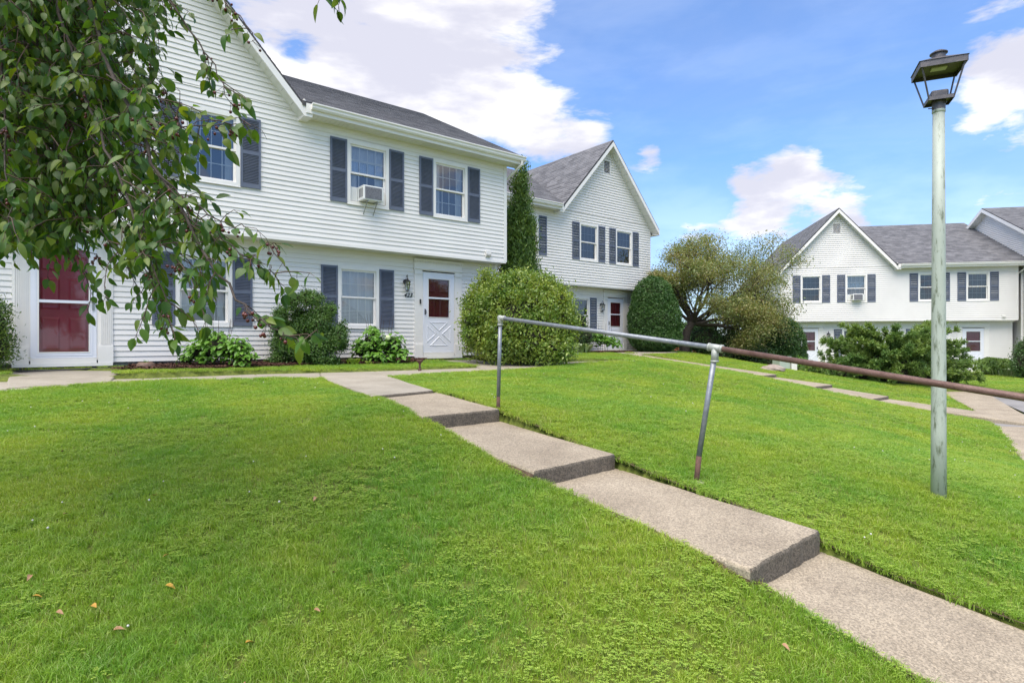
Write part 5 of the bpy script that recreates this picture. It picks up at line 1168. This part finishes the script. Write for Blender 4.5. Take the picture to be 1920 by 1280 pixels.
# evergreen peeping in on the left edge
yb = at(-12, 690, 9.3); yb.z = gz(yb.x, yb.y)
shrub('arborvitae', 'feathery evergreen at the left edge beside the red storm door', 'evergreen tree', yb, [rel(yb, -14, 610, 9.3, .20, .25, .42), rel(yb, -16, 650, 9.3, .28, .3, .35), rel(yb, -20, 580, 9.3, .13, .15, .25)], 7000, .06, .3, M['arbor'], .7, outw=.45, amp=.12, fr=6, up=.6, cluster=5, stems=1)

# juniper: arching arms of feathery foliage
def juniper(lab, b, arms, spread, hgt):
    o = empty('spreading_juniper', b); tag(o, lab, 'shrub'); s = MB(); PP = []; AX = []
    for i in range(arms):
        a = random.uniform(0, 6.28); el_ = random.uniform(.08, 1.2); L_ = random.uniform(.55, 1.0)
        h = hgt * math.sin(el_) * L_; r = spread * (math.cos(el_) ** .8) * L_
        if random.random() < .25: h *= .35; r = spread * random.uniform(.5, .95)
        tip = Vector((math.cos(a) * r, math.sin(a) * r * .62, h)); mid = Vector((tip.x * .55, tip.y * .55, h * .85 + .12)); st = Vector((tip.x * .1, tip.y * .1, 0))
        pts = []
        for k in range(9): t = k / 8; pts.append(st * (1 - t) ** 2 + mid * 2 * t * (1 - t) + tip * t * t)
        s.tube(pts, [.03 * (1 - k / 9.5) for k in range(9)], 5)
        for k in range(2, 9):
            p = pts[k]; d = (pts[k] - pts[k - 1]).normalized(); 
            for side in range(30 if k < 8 else 44):
                q = Vector((random.gauss(0, 1), random.gauss(0, 1), random.gauss(.2, .8))).normalized(); L2 = random.uniform(.05, .32) * (1.1 - k * .06)
                dd = (d * .9 + q * .9 + Vector((0, 0, .25))).normalized(); m_ = 7
                for j in range(m_): PP.append(p + dd * L2 * (j + .5) / m_ + Vector((random.gauss(0, .012), random.gauss(0, .012), random.gauss(0, .012)))); AX.append(dd + Vector((random.gauss(0, .45), random.gauss(0, .45), random.gauss(0, .45))))
    s.build('branches', M['bark'], o); p = np.array([tuple(v) for v in PP]); ax = unit(np.array([tuple(v) for v in AX])); n = len(p)
    bz = unit(np.cross(ax, rand_unit(n))); sz = rng.uniform(.03, .065, n)[:, None]; V, T = quads_from(p, ax * sz, bz * sz * .28)
    np_obj('foliage', V, T, M['juniper'], o, np.repeat(rng.random(n), 2), kind='stuff')
    core_mesh([(0, 0, hgt * .15, spread * .5, spread * .28, hgt * .32), (spread * .3, 0, hgt * .1, spread * .36, spread * .2, hgt * .2), (-spread * .35, 0, hgt * .08, spread * .36, spread * .2, hgt * .18)], 1, M['darkfill'], o)
    return o
jb = at(1672, 705, 20.5); jb.z = gz(jb.x, jb.y)
juniper('wide feathery juniper in front of the far house, behind the lamp post', jb, 270, 3.1, 2.3)
lb = at(1512, 705, 21.3); lb.z = gz(lb.x, lb.y)
shrub('low_shrub', 'low light green ground shrub left of the juniper', 'shrub', lb, [rel(lb, 1512, 697, 21.3, .65, .5, .3), rel(lb, 1500, 685, 21.6, .4, .4, .25)], 5000, .06, .5, M['hydra'], .75, outw=.4, amp=.12, cluster=5)

# branching skeleton
def grow(mb, p, d, L_, r, depth, tips, bend=.25, upb=.12, kids=(2, 3), shrink=.72, ok=None):
    if ok and not ok(p + d.normalized() * L_): L_ *= .45
    if ok and not ok(p + d.normalized() * L_ * .5): return
    pts = [p.copy()]; rad = [r]; n = 4; dd = d.normalized()
    for i in range(n):
        dd = (dd + Vector((random.gauss(0, bend), random.gauss(0, bend), random.gauss(0, bend) + upb)) * .5).normalized(); p = p + dd * (L_ / n); pts.append(p.copy()); rad.append(r * (1 - .38 * (i + 1) / n))
        if depth <= 2: tips.append((p.copy(), dd.copy(), depth))
    mb.tube(pts, rad, 7 if r > .03 else 4, cap=False)
    if depth > 0:
        for k in range(random.randint(*kids)):
            q = Vector((random.gauss(0, 1), random.gauss(0, 1), random.gauss(0, .6))).normalized(); nd_ = (dd * .75 + q * .75).normalized(); st = pts[random.choice((2, 3, 4, 4))]
            grow(mb, st, nd_, L_ * shrink * random.uniform(.8, 1.15), rad[-1] * .78, depth - 1, tips, bend, upb, kids, shrink, ok)
def thin_tree():
    b = P(1283, 662, 25.0); b.z = gz(b.x, b.y) - .05; o = empty('crabapple_tree', b); tag(o, 'open-crowned tree with thin olive and brown leaves between the second and far house', 'tree')
    mb = MB(); tips = []; random.seed(21)
    crown = lambda q: ((q.x - 2.3) / 4.0) ** 2 + (q.y / 2.6) ** 2 + ((q.z - 2.7) / 2.65) ** 2 < 1 or (q.x > 3.5 and q.x < 6.1 and 2.1 < q.z < 3.2)
    mb.tube([(0, 0, -.1), (.03, 0, .5), (.12, 0, .95), (.35, .0, 1.35)], [.24, .19, .17, .15], 10)
    for d, L_ in [((.9, .1, .35), 2.4), ((.75, -.4, .55), 2.2), ((.3, .2, 1), 1.9), ((-.55, -.1, .9), 1.7), ((.8, .5, .7), 2.1), ((1, -.3, .1), 1.9), ((-.15, .5, 1), 1.7), ((.55, 0, .9), 2.1), ((1.0, .0, .6), 2.6), ((.6, -.3, .02), 1.8), ((-.7, .1, .45), 1.6), ((1, .1, -.05), 1.9), ((.1, -.6, .3), 1.4), ((-.8, -.2, 1.0), 1.9)]:
        grow(mb, Vector((.32, 0, 1.3)), Vector(d), L_, .075, 4, tips, .35, .06, (3, 4), .66, crown)
    mb.build('trunk', M['bark'], o); n0 = len(tips); PP = []; 
    lim = lambda q: (b.x + q.x) / (b.y + q.y) * F + CX < 1535 and (b.x + q.x) / (b.y + q.y) * F + CX > 1190 and q.z < 5.6
    for (q, d, dep) in tips:
        if not lim(q): continue
        for j in range(8 if dep == 2 else 13): PP.append(q + Vector((random.gauss(0, .2), random.gauss(0, .2), random.gauss(0, .16))))
    p = np.array([tuple(v) for v in PP]); k = rng.permutation(len(p))[:100000]; p = p[k]; n = len(p)
    nrm = unit(rand_unit(n) + np.array([0, 0, .6])); ax = unit(np.cross(nrm, rand_unit(n))); bz = np.cross(nrm, ax); s = rng.uniform(.025, .05, n)[:, None]; V, T = quads_from(p, ax * s, bz * s * .55)
    np_obj('foliage', V, T, M['oldcrab'], o, np.repeat(rng.random(n), 2), kind='stuff'); print('thin tree leaves', n)
thin_tree()
# trees behind, seen over and between the houses, low
def far_tree(lab, b, r, h, m, seed):
    o = empty('broadleaf_tree', b); tag(o, lab, 'tree'); t = MB(); t.tube([(0, 0, -.5), (0, 0, h * .5)], [.2, .1], 8); t.build('trunk', M['bark'], o)
    rr = random.Random(seed); lob = [(rr.uniform(-.5, .5) * r, rr.uniform(-.5, .5) * r, h * .55 + rr.uniform(-.25, .3) * h, r * rr.uniform(.45, .65), r * rr.uniform(.45, .65), h * rr.uniform(.16, .26)) for _ in range(8)]
    (V, T), p = foliage(lob, 14000, .14, .6, amp=.15, fr=4, cluster=8, shell=(.6, 1.05)); np_obj('foliage', V, T, m, o, np.repeat(rng.random(len(T) // 2), 2), kind='stuff'); core_mesh(lob, .7, M['darkfill'], o)
far_tree('distant green tree low behind the open-crowned tree', Vector((14.5, 47, -1.2)), 2.2, 2.9, M['darkleaf'], 4)
far_tree('distant green tree left of the distant brick house', Vector((11.8, 44, -1.2)), 1.6, 2.6, M['yew'], 9)

# ------------------------------------------------------------------ foreground crabapple
def front_tree():
    random.seed(5)
    tb = Vector((-4.1, 2.9, 0)); tb.z = gz(tb.x, tb.y) - .05; o = empty('crabapple_tree', tb); tag(o, 'weeping crabapple branches with dark red fruit hanging in at the upper left', 'tree')
    L = lambda p: Vector(p) - tb
    mb = MB(); top = Vector((-3.75, 3.0, 1.35)); mb.tube([L(tb), L(Vector((-4.0, 2.95, -.2))), L(Vector((-3.9, 3.0, .7))), L(top)], [.17, .14, .125, .12], 12); mb.build('trunk', M['bark'], o, smooth=True)
    B = [  # (points as photo x, y, distance), base radius
        ([(150, -260, 2.9), (150, -80, 2.65), (190, 100, 2.55), (250, 230, 2.45), (330, 380, 2.35), (380, 470, 2.25), (420, 540, 2.15), (465, 585, 2.05), (530, 625, 2.0), (575, 640, 2.0)], .017),
        ([(60, -250, 2.9), (100, -60, 2.7), (140, 120, 2.6), (200, 280, 2.45), (255, 420, 2.35), (295, 520, 2.25), (318, 615, 2.2)], .015),
        ([(20, -250, 3.2), (60, -60, 3.0), (80, 150, 2.9), (110, 320, 2.8), (150, 430, 2.7), (185, 500, 2.65)], .015),
        ([(-100, -200, 2.8), (-20, -40, 2.6), (5, 150, 2.5), (15, 330, 2.4), (22, 440, 2.3)], .013),
        ([(200, -250, 3.1), (240, -80, 2.85), (310, -10, 2.75), (370, 80, 2.65), (410, 140, 2.6), (432, 195, 2.55)], .012),
        ([(300, -250, 3.1), (350, -90, 2.9), (420, 0, 2.8), (465, 50, 2.7), (488, 85, 2.65)], .010),
        ([(250, 230, 2.45), (330, 238, 2.35), (400, 232, 2.3), (460, 230, 2.25), (500, 255, 2.25)], .006),
        ([(300, 330, 2.38), (360, 385, 2.33), (430, 415, 2.3), (480, 430, 2.3), (512, 455, 2.3)], .006),
        ([(340, 400, 2.35), (410, 440, 2.3), (460, 480, 2.25), (505, 495, 2.2), (520, 515, 2.2)], .005),
        ([(40, 300, 2.9), (80, 400, 2.85), (130, 470, 2.8), (165, 525, 2.8)], .007),
        ([(500, -300, 2.6), (560, -90, 2.45), (590, -25, 2.4), (602, -2, 2.4)], .006),
        ([(560, -90, 2.45), (620, -50, 2.4), (636, -12, 2.4)], .004),
        ([(200, 140, 2.5), (260, 170, 2.4), (310, 190, 2.35), (345, 250, 2.3)], .006),
        ([(90, 200, 2.75), (180, 260, 2.6), (240, 330, 2.5), (330, 470, 2.3), (375, 560, 2.2)], .008),
        ([(-60, 0, 3.4), (60, 90, 3.3), (170, 150, 3.2), (260, 260, 3.0), (300, 380, 2.9)], .012),
        ([(-80, 100, 3.5), (20, 220, 3.3), (120, 290, 3.2), (210, 380, 3.0), (260, 470, 2.9)], .010),
        ([(120, -120, 3.3), (200, 20, 3.1), (260, 90, 3.0), (300, 150, 2.95), (330, 230, 2.9)], .008),
        ([(0, -120, 3.9), (80, 0, 3.7), (140, 80, 3.6), (200, 200, 3.5)], .01),
        ([(100, 330, 2.7), (170, 400, 2.6), (220, 470, 2.5), (250, 520, 2.45)], .006),
        ([(180, 300, 2.7), (250, 400, 2.6), (300, 450, 2.5), (350, 520, 2.4)], .006), ([(220, 250, 2.8), (300, 340, 2.6), (370, 420, 2.5), (430, 460, 2.4)], .006), ([(240, 380, 2.5), (270, 470, 2.45), (290, 560, 2.4)], .005),
    ]
    br = MB(); nodes = []      # (point, direction, weight)
    for pts, r0 in B:
        W_ = [P(*p) for p in pts]; S = []
        for i in range(len(W_) - 1):
            for k in range(4): S.append(W_[i].lerp(W_[i + 1], k / 4))
        S.append(W_[-1]); 
        for _ in range(2): S = [S[0]] + [(S[i - 1] + S[i] * 2 + S[i + 1]) / 4 for i in range(1, len(S) - 1)] + [S[-1]]
        S = [S[0]] + [s + Vector((random.gauss(0, .008), random.gauss(0, .008), random.gauss(0, .008))) for s in S[1:]]
        n = len(S); br.tube([L(s) for s in S], [r0 * .6 * (1 - .85 * i / n) for i in range(n)], 6)
        for i in range(1, n):
            d = (S[i] - S[i - 1]); Ls = d.length; kk = max(1, int(Ls / .045))
            for j in range(kk): nodes.append((S[i - 1].lerp(S[i], (j + random.random()) / kk), d.normalized(), i / n))
    # limbs from the trunk to the hanging branches, all above the frame
    for tx in ((150, -260, 2.9), (60, -250, 2.9), (20, -250, 3.2), (-100, -200, 2.8), (200, -250, 3.1), (300, -250, 3.1), (500, -300, 2.6), (-60, 0, 3.4), (-80, 100, 3.5), (120, -120, 3.3), (0, -120, 3.9)):
        e = P(*tx); m_ = (top + e) / 2 + Vector((0, 0, .25)); br.tube([L(top - Vector((0, 0, .15))), L(top * .6 + m_ * .4 + Vector((0, 0, .05))), L(m_), L(e)], [.06, .045, .03, .015], 7)
    leaves = []; fruit = []; tw = MB()
    def leaf_at(p, d, out, s=1.0):
        ax = (d * .5 + out * .7 + Vector((0, 0, -.75)) + Vector((random.gauss(0, .35), random.gauss(0, .35), random.gauss(0, .3)))).normalized()
        nr = (out * .5 + Vector((0, -.45, .55)) + Vector((random.gauss(0, .5), random.gauss(0, .5), random.gauss(0, .5)))).normalized()
        pet = random.uniform(.012, .03); q = p + ax * pet; leaves.append((q, ax, nr, s * random.uniform(.72, 1.12), random.randrange(6))); tw.tube([L(p), L(q)], .0011, 3, cap=False)
    def twig(p, d, Ln, s=1.0):
        pts = [p]; dd = d
        n = max(2, int(Ln / .04))
        for i in range(n):
            dd = (dd + Vector((random.gauss(0, .16), random.gauss(0, .16), -.16 + random.gauss(0, .1)))).normalized(); p = p + dd * (Ln / n); pts.append(p)
            o_ = Vector((random.gauss(0, 1), random.gauss(0, 1), random.gauss(0, .5))).normalized(); leaf_at(p, dd, o_, s)
            if random.random() < .55: leaf_at(p, dd, -o_, s)
        tw.tube([L(q) for q in pts], [.0026 * (1 - .5 * i / n) for i in range(n + 1)], 4, cap=False); leaf_at(p, dd, dd, s)
    for (p, d, t) in nodes:
        px = p.x / p.y * F + CX; py = CY - p.z / p.y * F
        if px < -260 or py < -330: continue
        dens = 1.0 if px < 260 else (.85 if px < 420 else .5)
        if py > 430 and px < 190: dens *= .6
        if py > 330 and 200 < px < 420: dens = 1.3
        if random.random() < dens * .8:
            o_ = Vector((random.gauss(0, 1), random.gauss(0, 1), random.gauss(0, .5))).normalized(); twig(p, (d * .4 + o_ * .8).normalized(), random.uniform(.03, .17 if px > 330 else .26))
        if random.random() < .55: leaf_at(p, d, Vector((random.gauss(0, 1), random.gauss(0, 1), random.gauss(0, .6))).normalized())
        if random.random() < .28:
            for k in range(random.randint(2, 5)):
                q = p + Vector((random.gauss(0, .018), random.gauss(0, .018), -random.uniform(.015, .045))); fruit.append((q, random.uniform(.0055, .0075))); tw.tube([L(p), L(q)], .0008, 3, cap=False)
    # filling twigs in the dense heart of the crown, then unseen twigs added overhead to shade the lower left lawn
    for i in range(3000):
        x = random.triangular(-240, 330, 30); y = random.uniform(-300, 420 - max(0, x - 120) * .75); Z = random.uniform(2.5, 4.2); p = P(x, y, Z)
        twig(p, Vector((random.gauss(.2, .6), random.gauss(0, .6), random.gauss(-.3, .5))).normalized(), random.uniform(.08, .26))
    for i in range(300):
        p = Vector((random.uniform(-6.0, -.2), random.uniform(-1.6, 3.0), random.uniform(1.5, 3.6)))
        if i % 5 == 0: p = Vector((random.uniform(-6.5, -1.4), random.uniform(1.0, 5.6), random.uniform(2.4, 3.9)))
        if p.y > .3 and (CY - (p.z - .45) / p.y * F) > -30 and p.x / p.y * F + CX > -30: continue
        twig(p, Vector((random.gauss(.1, .6), random.gauss(0, .6), random.gauss(-.2, .5))).normalized(), random.uniform(.15, .4), 1.3)
    br.build('branches', M['bark'], o, smooth=True); tw.build('twigs', M['twig'], o)
    ms = []
    for k in range(6):
        m_ = big_leaf(random.uniform(.046, .072), random.uniform(.023, .036), random.uniform(.05, .55), random.uniform(.1, .5)); ms.append(m_.mesh('leaf', M['crab'], smooth=True))
    def seen(t):
        p = t[0]; px = p.x / p.y * F + CX; py = CY - p.z / p.y * F
        return t[3] / p.y if (p.y > .5 and -10 < px < 1000 and -10 < py < 900) else 0
    leaves.sort(key=seen, reverse=True)
    print('crab leaves', len(leaves), 'fruit', len(fruit))
    arr = [(np.array([tuple(v.co) for v in m_.vertices]), [tuple(f.vertices) for f in m_.polygons]) for m_ in ms]
    V = []; Fc = []; off = 0; rv = []
    for i, (p, ax, nr, s, k) in enumerate(leaves):
        Mx = Matrix.Translation(L(p)) @ leaf_basis(ax, nr).to_4x4() @ Matrix.Scale(s, 4)
        if i < 300:
            q = bpy.data.objects.new('leaf', ms[k]); COL.objects.link(q); q.parent = o; q.matrix_local = Mx
        else:
            m3 = np.array(Mx)[:3]; vv, ff = arr[k]; V.append(vv @ m3[:, :3].T + m3[:, 3]); Fc += [tuple(a + off for a in f) for f in ff]; off += len(vv); rv += [(i * .618) % 1] * len(ff)
    me = bpy.data.meshes.new('foliage'); me.from_pydata(np.concatenate(V).tolist(), [], Fc); a = me.attributes.new('rnd', 'FLOAT', 'FACE'); a.data.foreach_set('value', rv); me.materials.append(M['crab']); me.polygons.foreach_set('use_smooth', [True] * len(me.polygons))
    q = bpy.data.objects.new('foliage', me); COL.objects.link(q); q.parent = o; q['kind'] = 'stuff'
    fm = MB()
    for (p, r) in fruit: fm.lathe([(.001, -r), (r * .75, -r * .65), (r, 0), (r * .75, r * .7), (.001, r * .9)], L(p), 8)
    fm.build('fruit', M['fruit'], o, smooth=True, kind='stuff')
front_tree()

# ------------------------------------------------------------------ grass
def grass():
    random.seed(3)
    srcs = []
    def src(me): ob = bpy.data.objects.new(me.name, me); src_col.objects.link(ob); srcs.append(ob)
    src_col = bpy.data.collections.new('grass_tufts')
    def tuft(i, n, rad, hmin, hmax, w):
        V = []; Fc = []; rv = []
        for k in range(n):
            a = random.uniform(0, 6.28); r = rad * math.sqrt(random.random()); x, y = r * math.cos(a), r * math.sin(a); h = random.uniform(hmin, hmax); b = random.uniform(0, 6.28); ln = random.uniform(.2, 1.3) * h; ww = w * random.uniform(.6, 1.2); fa = random.uniform(0, 3.14)
            dx, dy = math.cos(fa) * ww, math.sin(fa) * ww; mx, my = x + math.cos(b) * ln * .35, y + math.sin(b) * ln * .35; tx, ty = x + math.cos(b) * ln, y + math.sin(b) * ln; o = len(V)
            V += [(x - dx, y - dy, -.01), (x + dx, y + dy, -.01), (mx + dx * .8, my + dy * .8, h * .6), (mx - dx * .8, my - dy * .8, h * .6), (tx, ty, h * random.uniform(.8, 1))]; Fc += [(o, o + 1, o + 2, o + 3), (o + 3, o + 2, o + 4)]; rr = random.random() * .55; rv += [rr, rr]
        me = bpy.data.meshes.new('grass_tuft_%d' % i); me.from_pydata(V, [], Fc); at_ = me.attributes.new('rnd', 'FLOAT', 'FACE'); at_.data.foreach_set('value', rv); me.materials.append(M['grass']); src(me)
    for i in range(5): tuft(i, 30, .06, .022, .05, .0024)
    for i in range(2): tuft(5 + i, 30, .055, .035, .075, .0021)
    for j in range(2):
        V = []; Fc = []; rv = []
        for k in range(13):
            a = random.uniform(0, 6.28); r = .05 * math.sqrt(random.random()); x, y = r * math.cos(a), r * math.sin(a); h = random.uniform(.02, .042); t0 = random.uniform(0, 6.28); tilt = random.uniform(-.3, .3); rr = random.random() * .5
            for q in range(3):
                b = t0 + q * 2.094; c, s = math.cos(b), math.sin(b); L_ = random.uniform(.007, .011); W_ = L_ * .45; o = len(V)
                V += [(x, y, h), (x + c * L_ * .6 - s * W_, y + s * L_ * .6 + c * W_, h + .002 + tilt * L_), (x + c * L_ * 1.1, y + s * L_ * 1.1, h + tilt * L_), (x + c * L_ * .6 + s * W_, y + s * L_ * .6 - c * W_, h + .002 + tilt * L_)]; Fc.append((o, o + 1, o + 2, o + 3)); rv.append(rr)
        me = bpy.data.meshes.new('grass_tuft_%d' % (7 + j)); me.from_pydata(V, [], Fc); at_ = me.attributes.new('rnd', 'FLOAT', 'FACE'); at_.data.foreach_set('value', rv); me.materials.append(M['clover']); src(me)
    allp = []
    mulp = [[(p.x, p.y, 0) for p in o_] for _, o_ in mulches]
    for (z0, z1, dens, sc) in ((1.2, 3.2, 1250, .74), (3.2, 5.2, 900, .84), (5.2, 8.5, 520, 1.0), (8.5, 14, 230, 1.35), (14, 23, 90, 1.9), (23, 40, 22, 3.0)):
        wide = 1.5; n = int(dens * wide * (z1 ** 2 - z0 ** 2))
        Y = np.sqrt(rng.uniform(z0 ** 2, z1 ** 2, n)); X = rng.uniform(-wide, wide, n) * Y
        k = np.ones(n, bool)
        for p in polys: k &= ~in_poly(X, Y, p, .012)
        for p in mulp: k &= ~in_poly(X, Y, p, -.05)
        k &= ~in_poly(X, Y, [(p.x, p.y, 0) for p in ASPH])
        for (O_, th_, u0, u1) in ((O1, TH1, -9.2, 2.0), (O2, TH1, -9, 2.3), (O3, TH3, -9.3, 13)):
            dx, dy = X - O_.x, Y - O_.y; u = dx * math.cos(th_) + dy * math.sin(th_); w = -dx * math.sin(th_) + dy * math.cos(th_); k &= ~((u > u0) & (u < u1) & (w > -.02) & (w < 11))
        X, Y = X[k], Y[k]; Z = gz_np(X, Y); n = len(X)
        # clover comes in patches
        pt = np.sin(X * 1.9 + 1) * np.cos(Y * 2.3 + .5) + .5 * np.sin(X * 4.3 - Y * 3.1) + rng.normal(0, .9, n)
        pick = np.where(pt > 1.1, rng.integers(7, 9, n), np.where((rng.random(n) < .12) | ((X < -.3) & (Y < 3.5) & (rng.random(n) < .5)), rng.integers(5, 7, n), rng.integers(0, 5, n)))
        s = sc * rng.uniform(.75, 1.25, n)
        allp.append(np.stack([X, Y, Z, rng.uniform(0, 6.28, n), s, pick], -1))
    # ragged longer growth along slab edges
    for p in polys[:5]:
        for a in range(4):
            A, B_ = Vector(p[a]), Vector(p[(a + 1) % 4]); L_ = (B_ - A).length; nrm = Vector((B_.y - A.y, A.x - B_.x, 0)).normalized()
            if a in (0,): m_ = 0; offs = .05
            elif a == 2: m_ = 0
            else: m_ = int(L_ * 60); offs = .028
            for i in range(m_):
                q = A.lerp(B_, random.random()) + nrm * random.gauss(offs, .015)
                zz = gz(q.x, q.y) if a != 0 else q.z - .14
                ok = True
                allp.append(np.array([[q.x, q.y, zz, random.uniform(0, 6.28), random.uniform(.6, .95), random.choice((0, 1, 2, 3, 4, 7, 8))]]))
    A = np.concatenate(allp); n = len(A); print('tufts', n)
    me = bpy.data.meshes.new('grass'); me.vertices.add(n); me.vertices.foreach_set('co', A[:, :3].astype(np.float32).ravel())
    for nm, col in (('yaw', 3), ('scl', 4)): at_ = me.attributes.new(nm, 'FLOAT', 'POINT'); at_.data.foreach_set('value', A[:, col].astype(np.float32))
    at_ = me.attributes.new('pick', 'INT', 'POINT'); at_.data.foreach_set('value', A[:, 5].astype(np.int32))
    ob = bpy.data.objects.new('grass', me); COL.objects.link(ob); ob['kind'] = 'stuff'; tag(ob, 'mown lawn grass with clover patches', 'grass')
    ng = bpy.data.node_groups.new('scatter_grass', 'GeometryNodeTree'); ng.interface.new_socket('Geometry', in_out='INPUT', socket_type='NodeSocketGeometry'); ng.interface.new_socket('Geometry', in_out='OUTPUT', socket_type='NodeSocketGeometry')
    N, L = ng.nodes, ng.links; gi = N.new('NodeGroupInput'); go = N.new('NodeGroupOutput'); ip = N.new('GeometryNodeInstanceOnPoints'); ci = N.new('GeometryNodeCollectionInfo'); ci.inputs['Collection'].default_value = src_col; ci.inputs['Separate Children'].default_value = True; ci.inputs['Reset Children'].default_value = True
    def attr(nm, t): a = N.new('GeometryNodeInputNamedAttribute'); a.data_type = t; a.inputs['Name'].default_value = nm; return a.outputs['Attribute']
    L.new(gi.outputs[0], ip.inputs['Points']); L.new(ci.outputs[0], ip.inputs['Instance']); ip.inputs['Pick Instance'].default_value = True; L.new(attr('pick', 'INT'), ip.inputs['Instance Index'])
    cx = N.new('ShaderNodeCombineXYZ'); L.new(attr('yaw', 'FLOAT'), cx.inputs[2]); L.new(cx.outputs[0], ip.inputs['Rotation']); cs = N.new('ShaderNodeCombineXYZ'); sc_ = attr('scl', 'FLOAT'); mn = N.new('ShaderNodeMath'); mn.operation = 'MINIMUM'; L.new(sc_, mn.inputs[0]); mn.inputs[1].default_value = .82; L.new(sc_, cs.inputs[0]); L.new(sc_, cs.inputs[1]); L.new(mn.outputs[0], cs.inputs[2]); L.new(cs.outputs[0], ip.inputs['Scale']); L.new(ip.outputs[0], go.inputs[0])
    md = ob.modifiers.new('scatter', 'NODES'); md.node_group = ng
    # clover flowers
    F_ = MB(); rr = random.Random(8)
    for i in range(230):
        Y = rr.uniform(2.2, 12); X = rr.uniform(-.9, .95) * Y
        if any(in_poly(np.array([X]), np.array([Y]), p, .03)[0] for p in polys): continue
        if (-X * math.sin(TH1) + Y * math.cos(TH1)) > ((-O1.x) * math.sin(TH1) * -1 * -1 + O1.y * math.cos(TH1)) + 99: continue
        dx, dy = X - O1.x, Y - O1.y
        if -dx * math.sin(TH1) + dy * math.cos(TH1) > -3.2: continue
        if math.sin(X * 1.3 + 2) * math.cos(Y * 1.1) + rr.gauss(0, .35) < .15: continue
        r = rr.uniform(.004, .0075); F_.lathe([(.001, -r), (r, -r * .3), (r, r * .4), (.001, r)], (X, Y, gz(X, Y) + rr.uniform(.03, .055)), 6)
    o = F_.build('clover_flowers', M['petal'], smooth=True, kind='stuff'); tag(o, 'tiny white clover flowers scattered through the lawn', 'flowers')
grass()

# bare crumbly soil along the walk edges
def soil_edges():
    mb = MB(); rr = random.Random(4)
    for k, p in enumerate(polys[:5]):
        for a, wmax in ((1, .085), (3, .045)):
            A, B_ = Vector(p[a]), Vector(p[(a + 1) % 4]); L_ = (B_ - A).length; nrm = Vector((B_.y - A.y, A.x - B_.x, 0)).normalized(); n = max(6, int(L_ / .05)); prev = None; w = .03
            for i in range(n + 1):
                q = A.lerp(B_, i / n); w = min(max(w + rr.gauss(0, .014), .004), wmax); i0 = q - nrm * .012; i1 = q + nrm * w; c = (Vector((i0.x, i0.y, max(gz(i0.x, i0.y), q.z - .02) + .006)), Vector((i1.x, i1.y, gz(i1.x, i1.y) + .003)))
                if prev: mb.quad(prev[0], prev[1], c[1], c[0])
                prev = c
            for i in range(int(L_ * 160)):
                q = A.lerp(B_, rr.random()) + nrm * abs(rr.gauss(.0, .035)); z = gz(q.x, q.y) + .01; s_ = rr.uniform(.003, .009); d = Vector((rr.gauss(0, 1), rr.gauss(0, 1), rr.gauss(0, .6))).normalized() * s_; e = Vector((rr.gauss(0, 1), rr.gauss(0, 1), rr.gauss(0, .6))).normalized() * s_; q.z = z; mb.add([q + d, q + e, q - d * .8, q + Vector((0, 0, s_))], [(0, 1, 3), (1, 2, 3), (2, 0, 3)])
    o = mb.build('soil_edge', M['soil'], kind='stuff'); tag(o, 'crumbly brown soil along the edges of the stepped walk', 'soil')
soil_edges()
# fallen leaves on the lawn, one by one
fl = [(118, 960, 'b', 'tan'), (290, 924, 'y', 'yellow'), (366, 890, 'b', 'reddish'), (310, 1092, 'y', 'curled bright yellow'), (60, 1113, 'y', 'yellow'), (170, 1130, 'y', 'yellow'), (212, 1176, 'b', 'pale'), (455, 1275, 'b', 'brown'), (592, 928, 'b', 'brown'),
      (628, 1067, 'b', 'brown'), (588, 1138, 'b', 'tan'), (460, 1199, 'y', 'yellow'), (106, 1141, 'b', 'brown'), (57, 1073, 'b', 'brown'), (1466, 1202, 'b', 'pale green'), (115, 842, 'b', 'brown'), (317, 1035, 'y', 'yellow')]
lm = {'y': big_leaf(.055, .03, .3, .6).mesh('fallen_leaf', M['yleaf'], smooth=True), 'b': big_leaf(.045, .025, .5, .7).mesh('fallen_leaf', M['bleaf'], smooth=True)}
wh = ['nearest the upper left of the lawn', 'left of the lawn centre', 'below the hydrangea', 'resting in the grass of the lower left', 'at the lower left edge', 'right of the one at the lower left edge', 'below two yellow ones', 'at the bottom edge', 'right of the lawn centre', 'in the middle lower lawn', 'below the middle lower lawn', 'by itself in the lower lawn', 'beside a dark patch', 'at the far left edge', 'beside the lowest walk slab', 'in the shaded upper left lawn', 'above the curled bright one']
for i, (x, y, k, cname) in enumerate(fl):
    Z = 2.6
    for _ in range(60):
        p = P(x, y, Z); g_ = gz(p.x, p.y) + .045; e_ = p.z - g_
        if abs(e_) < 1e-3: break
        Z += e_ * (-CY + y) / F * 0 + e_ * 2.0
        Z = min(max(Z, 1.5), 14)
    p = P(x, y, Z); o = bpy.data.objects.new('fallen_leaf', lm[k]); COL.objects.link(o); o.location = (p.x, p.y, gz(p.x, p.y) + .034); o.rotation_euler = (random.uniform(-.4, .4), random.uniform(-.4, .2), random.uniform(0, 6.28))
    s_ = random.uniform(.55, 1.0); o.scale = (s_, s_, s_); tag(o, '%s fallen leaf on the lawn, %s' % (cname, wh[i]), 'fallen leaf', 'fallen leaves on the lawn')
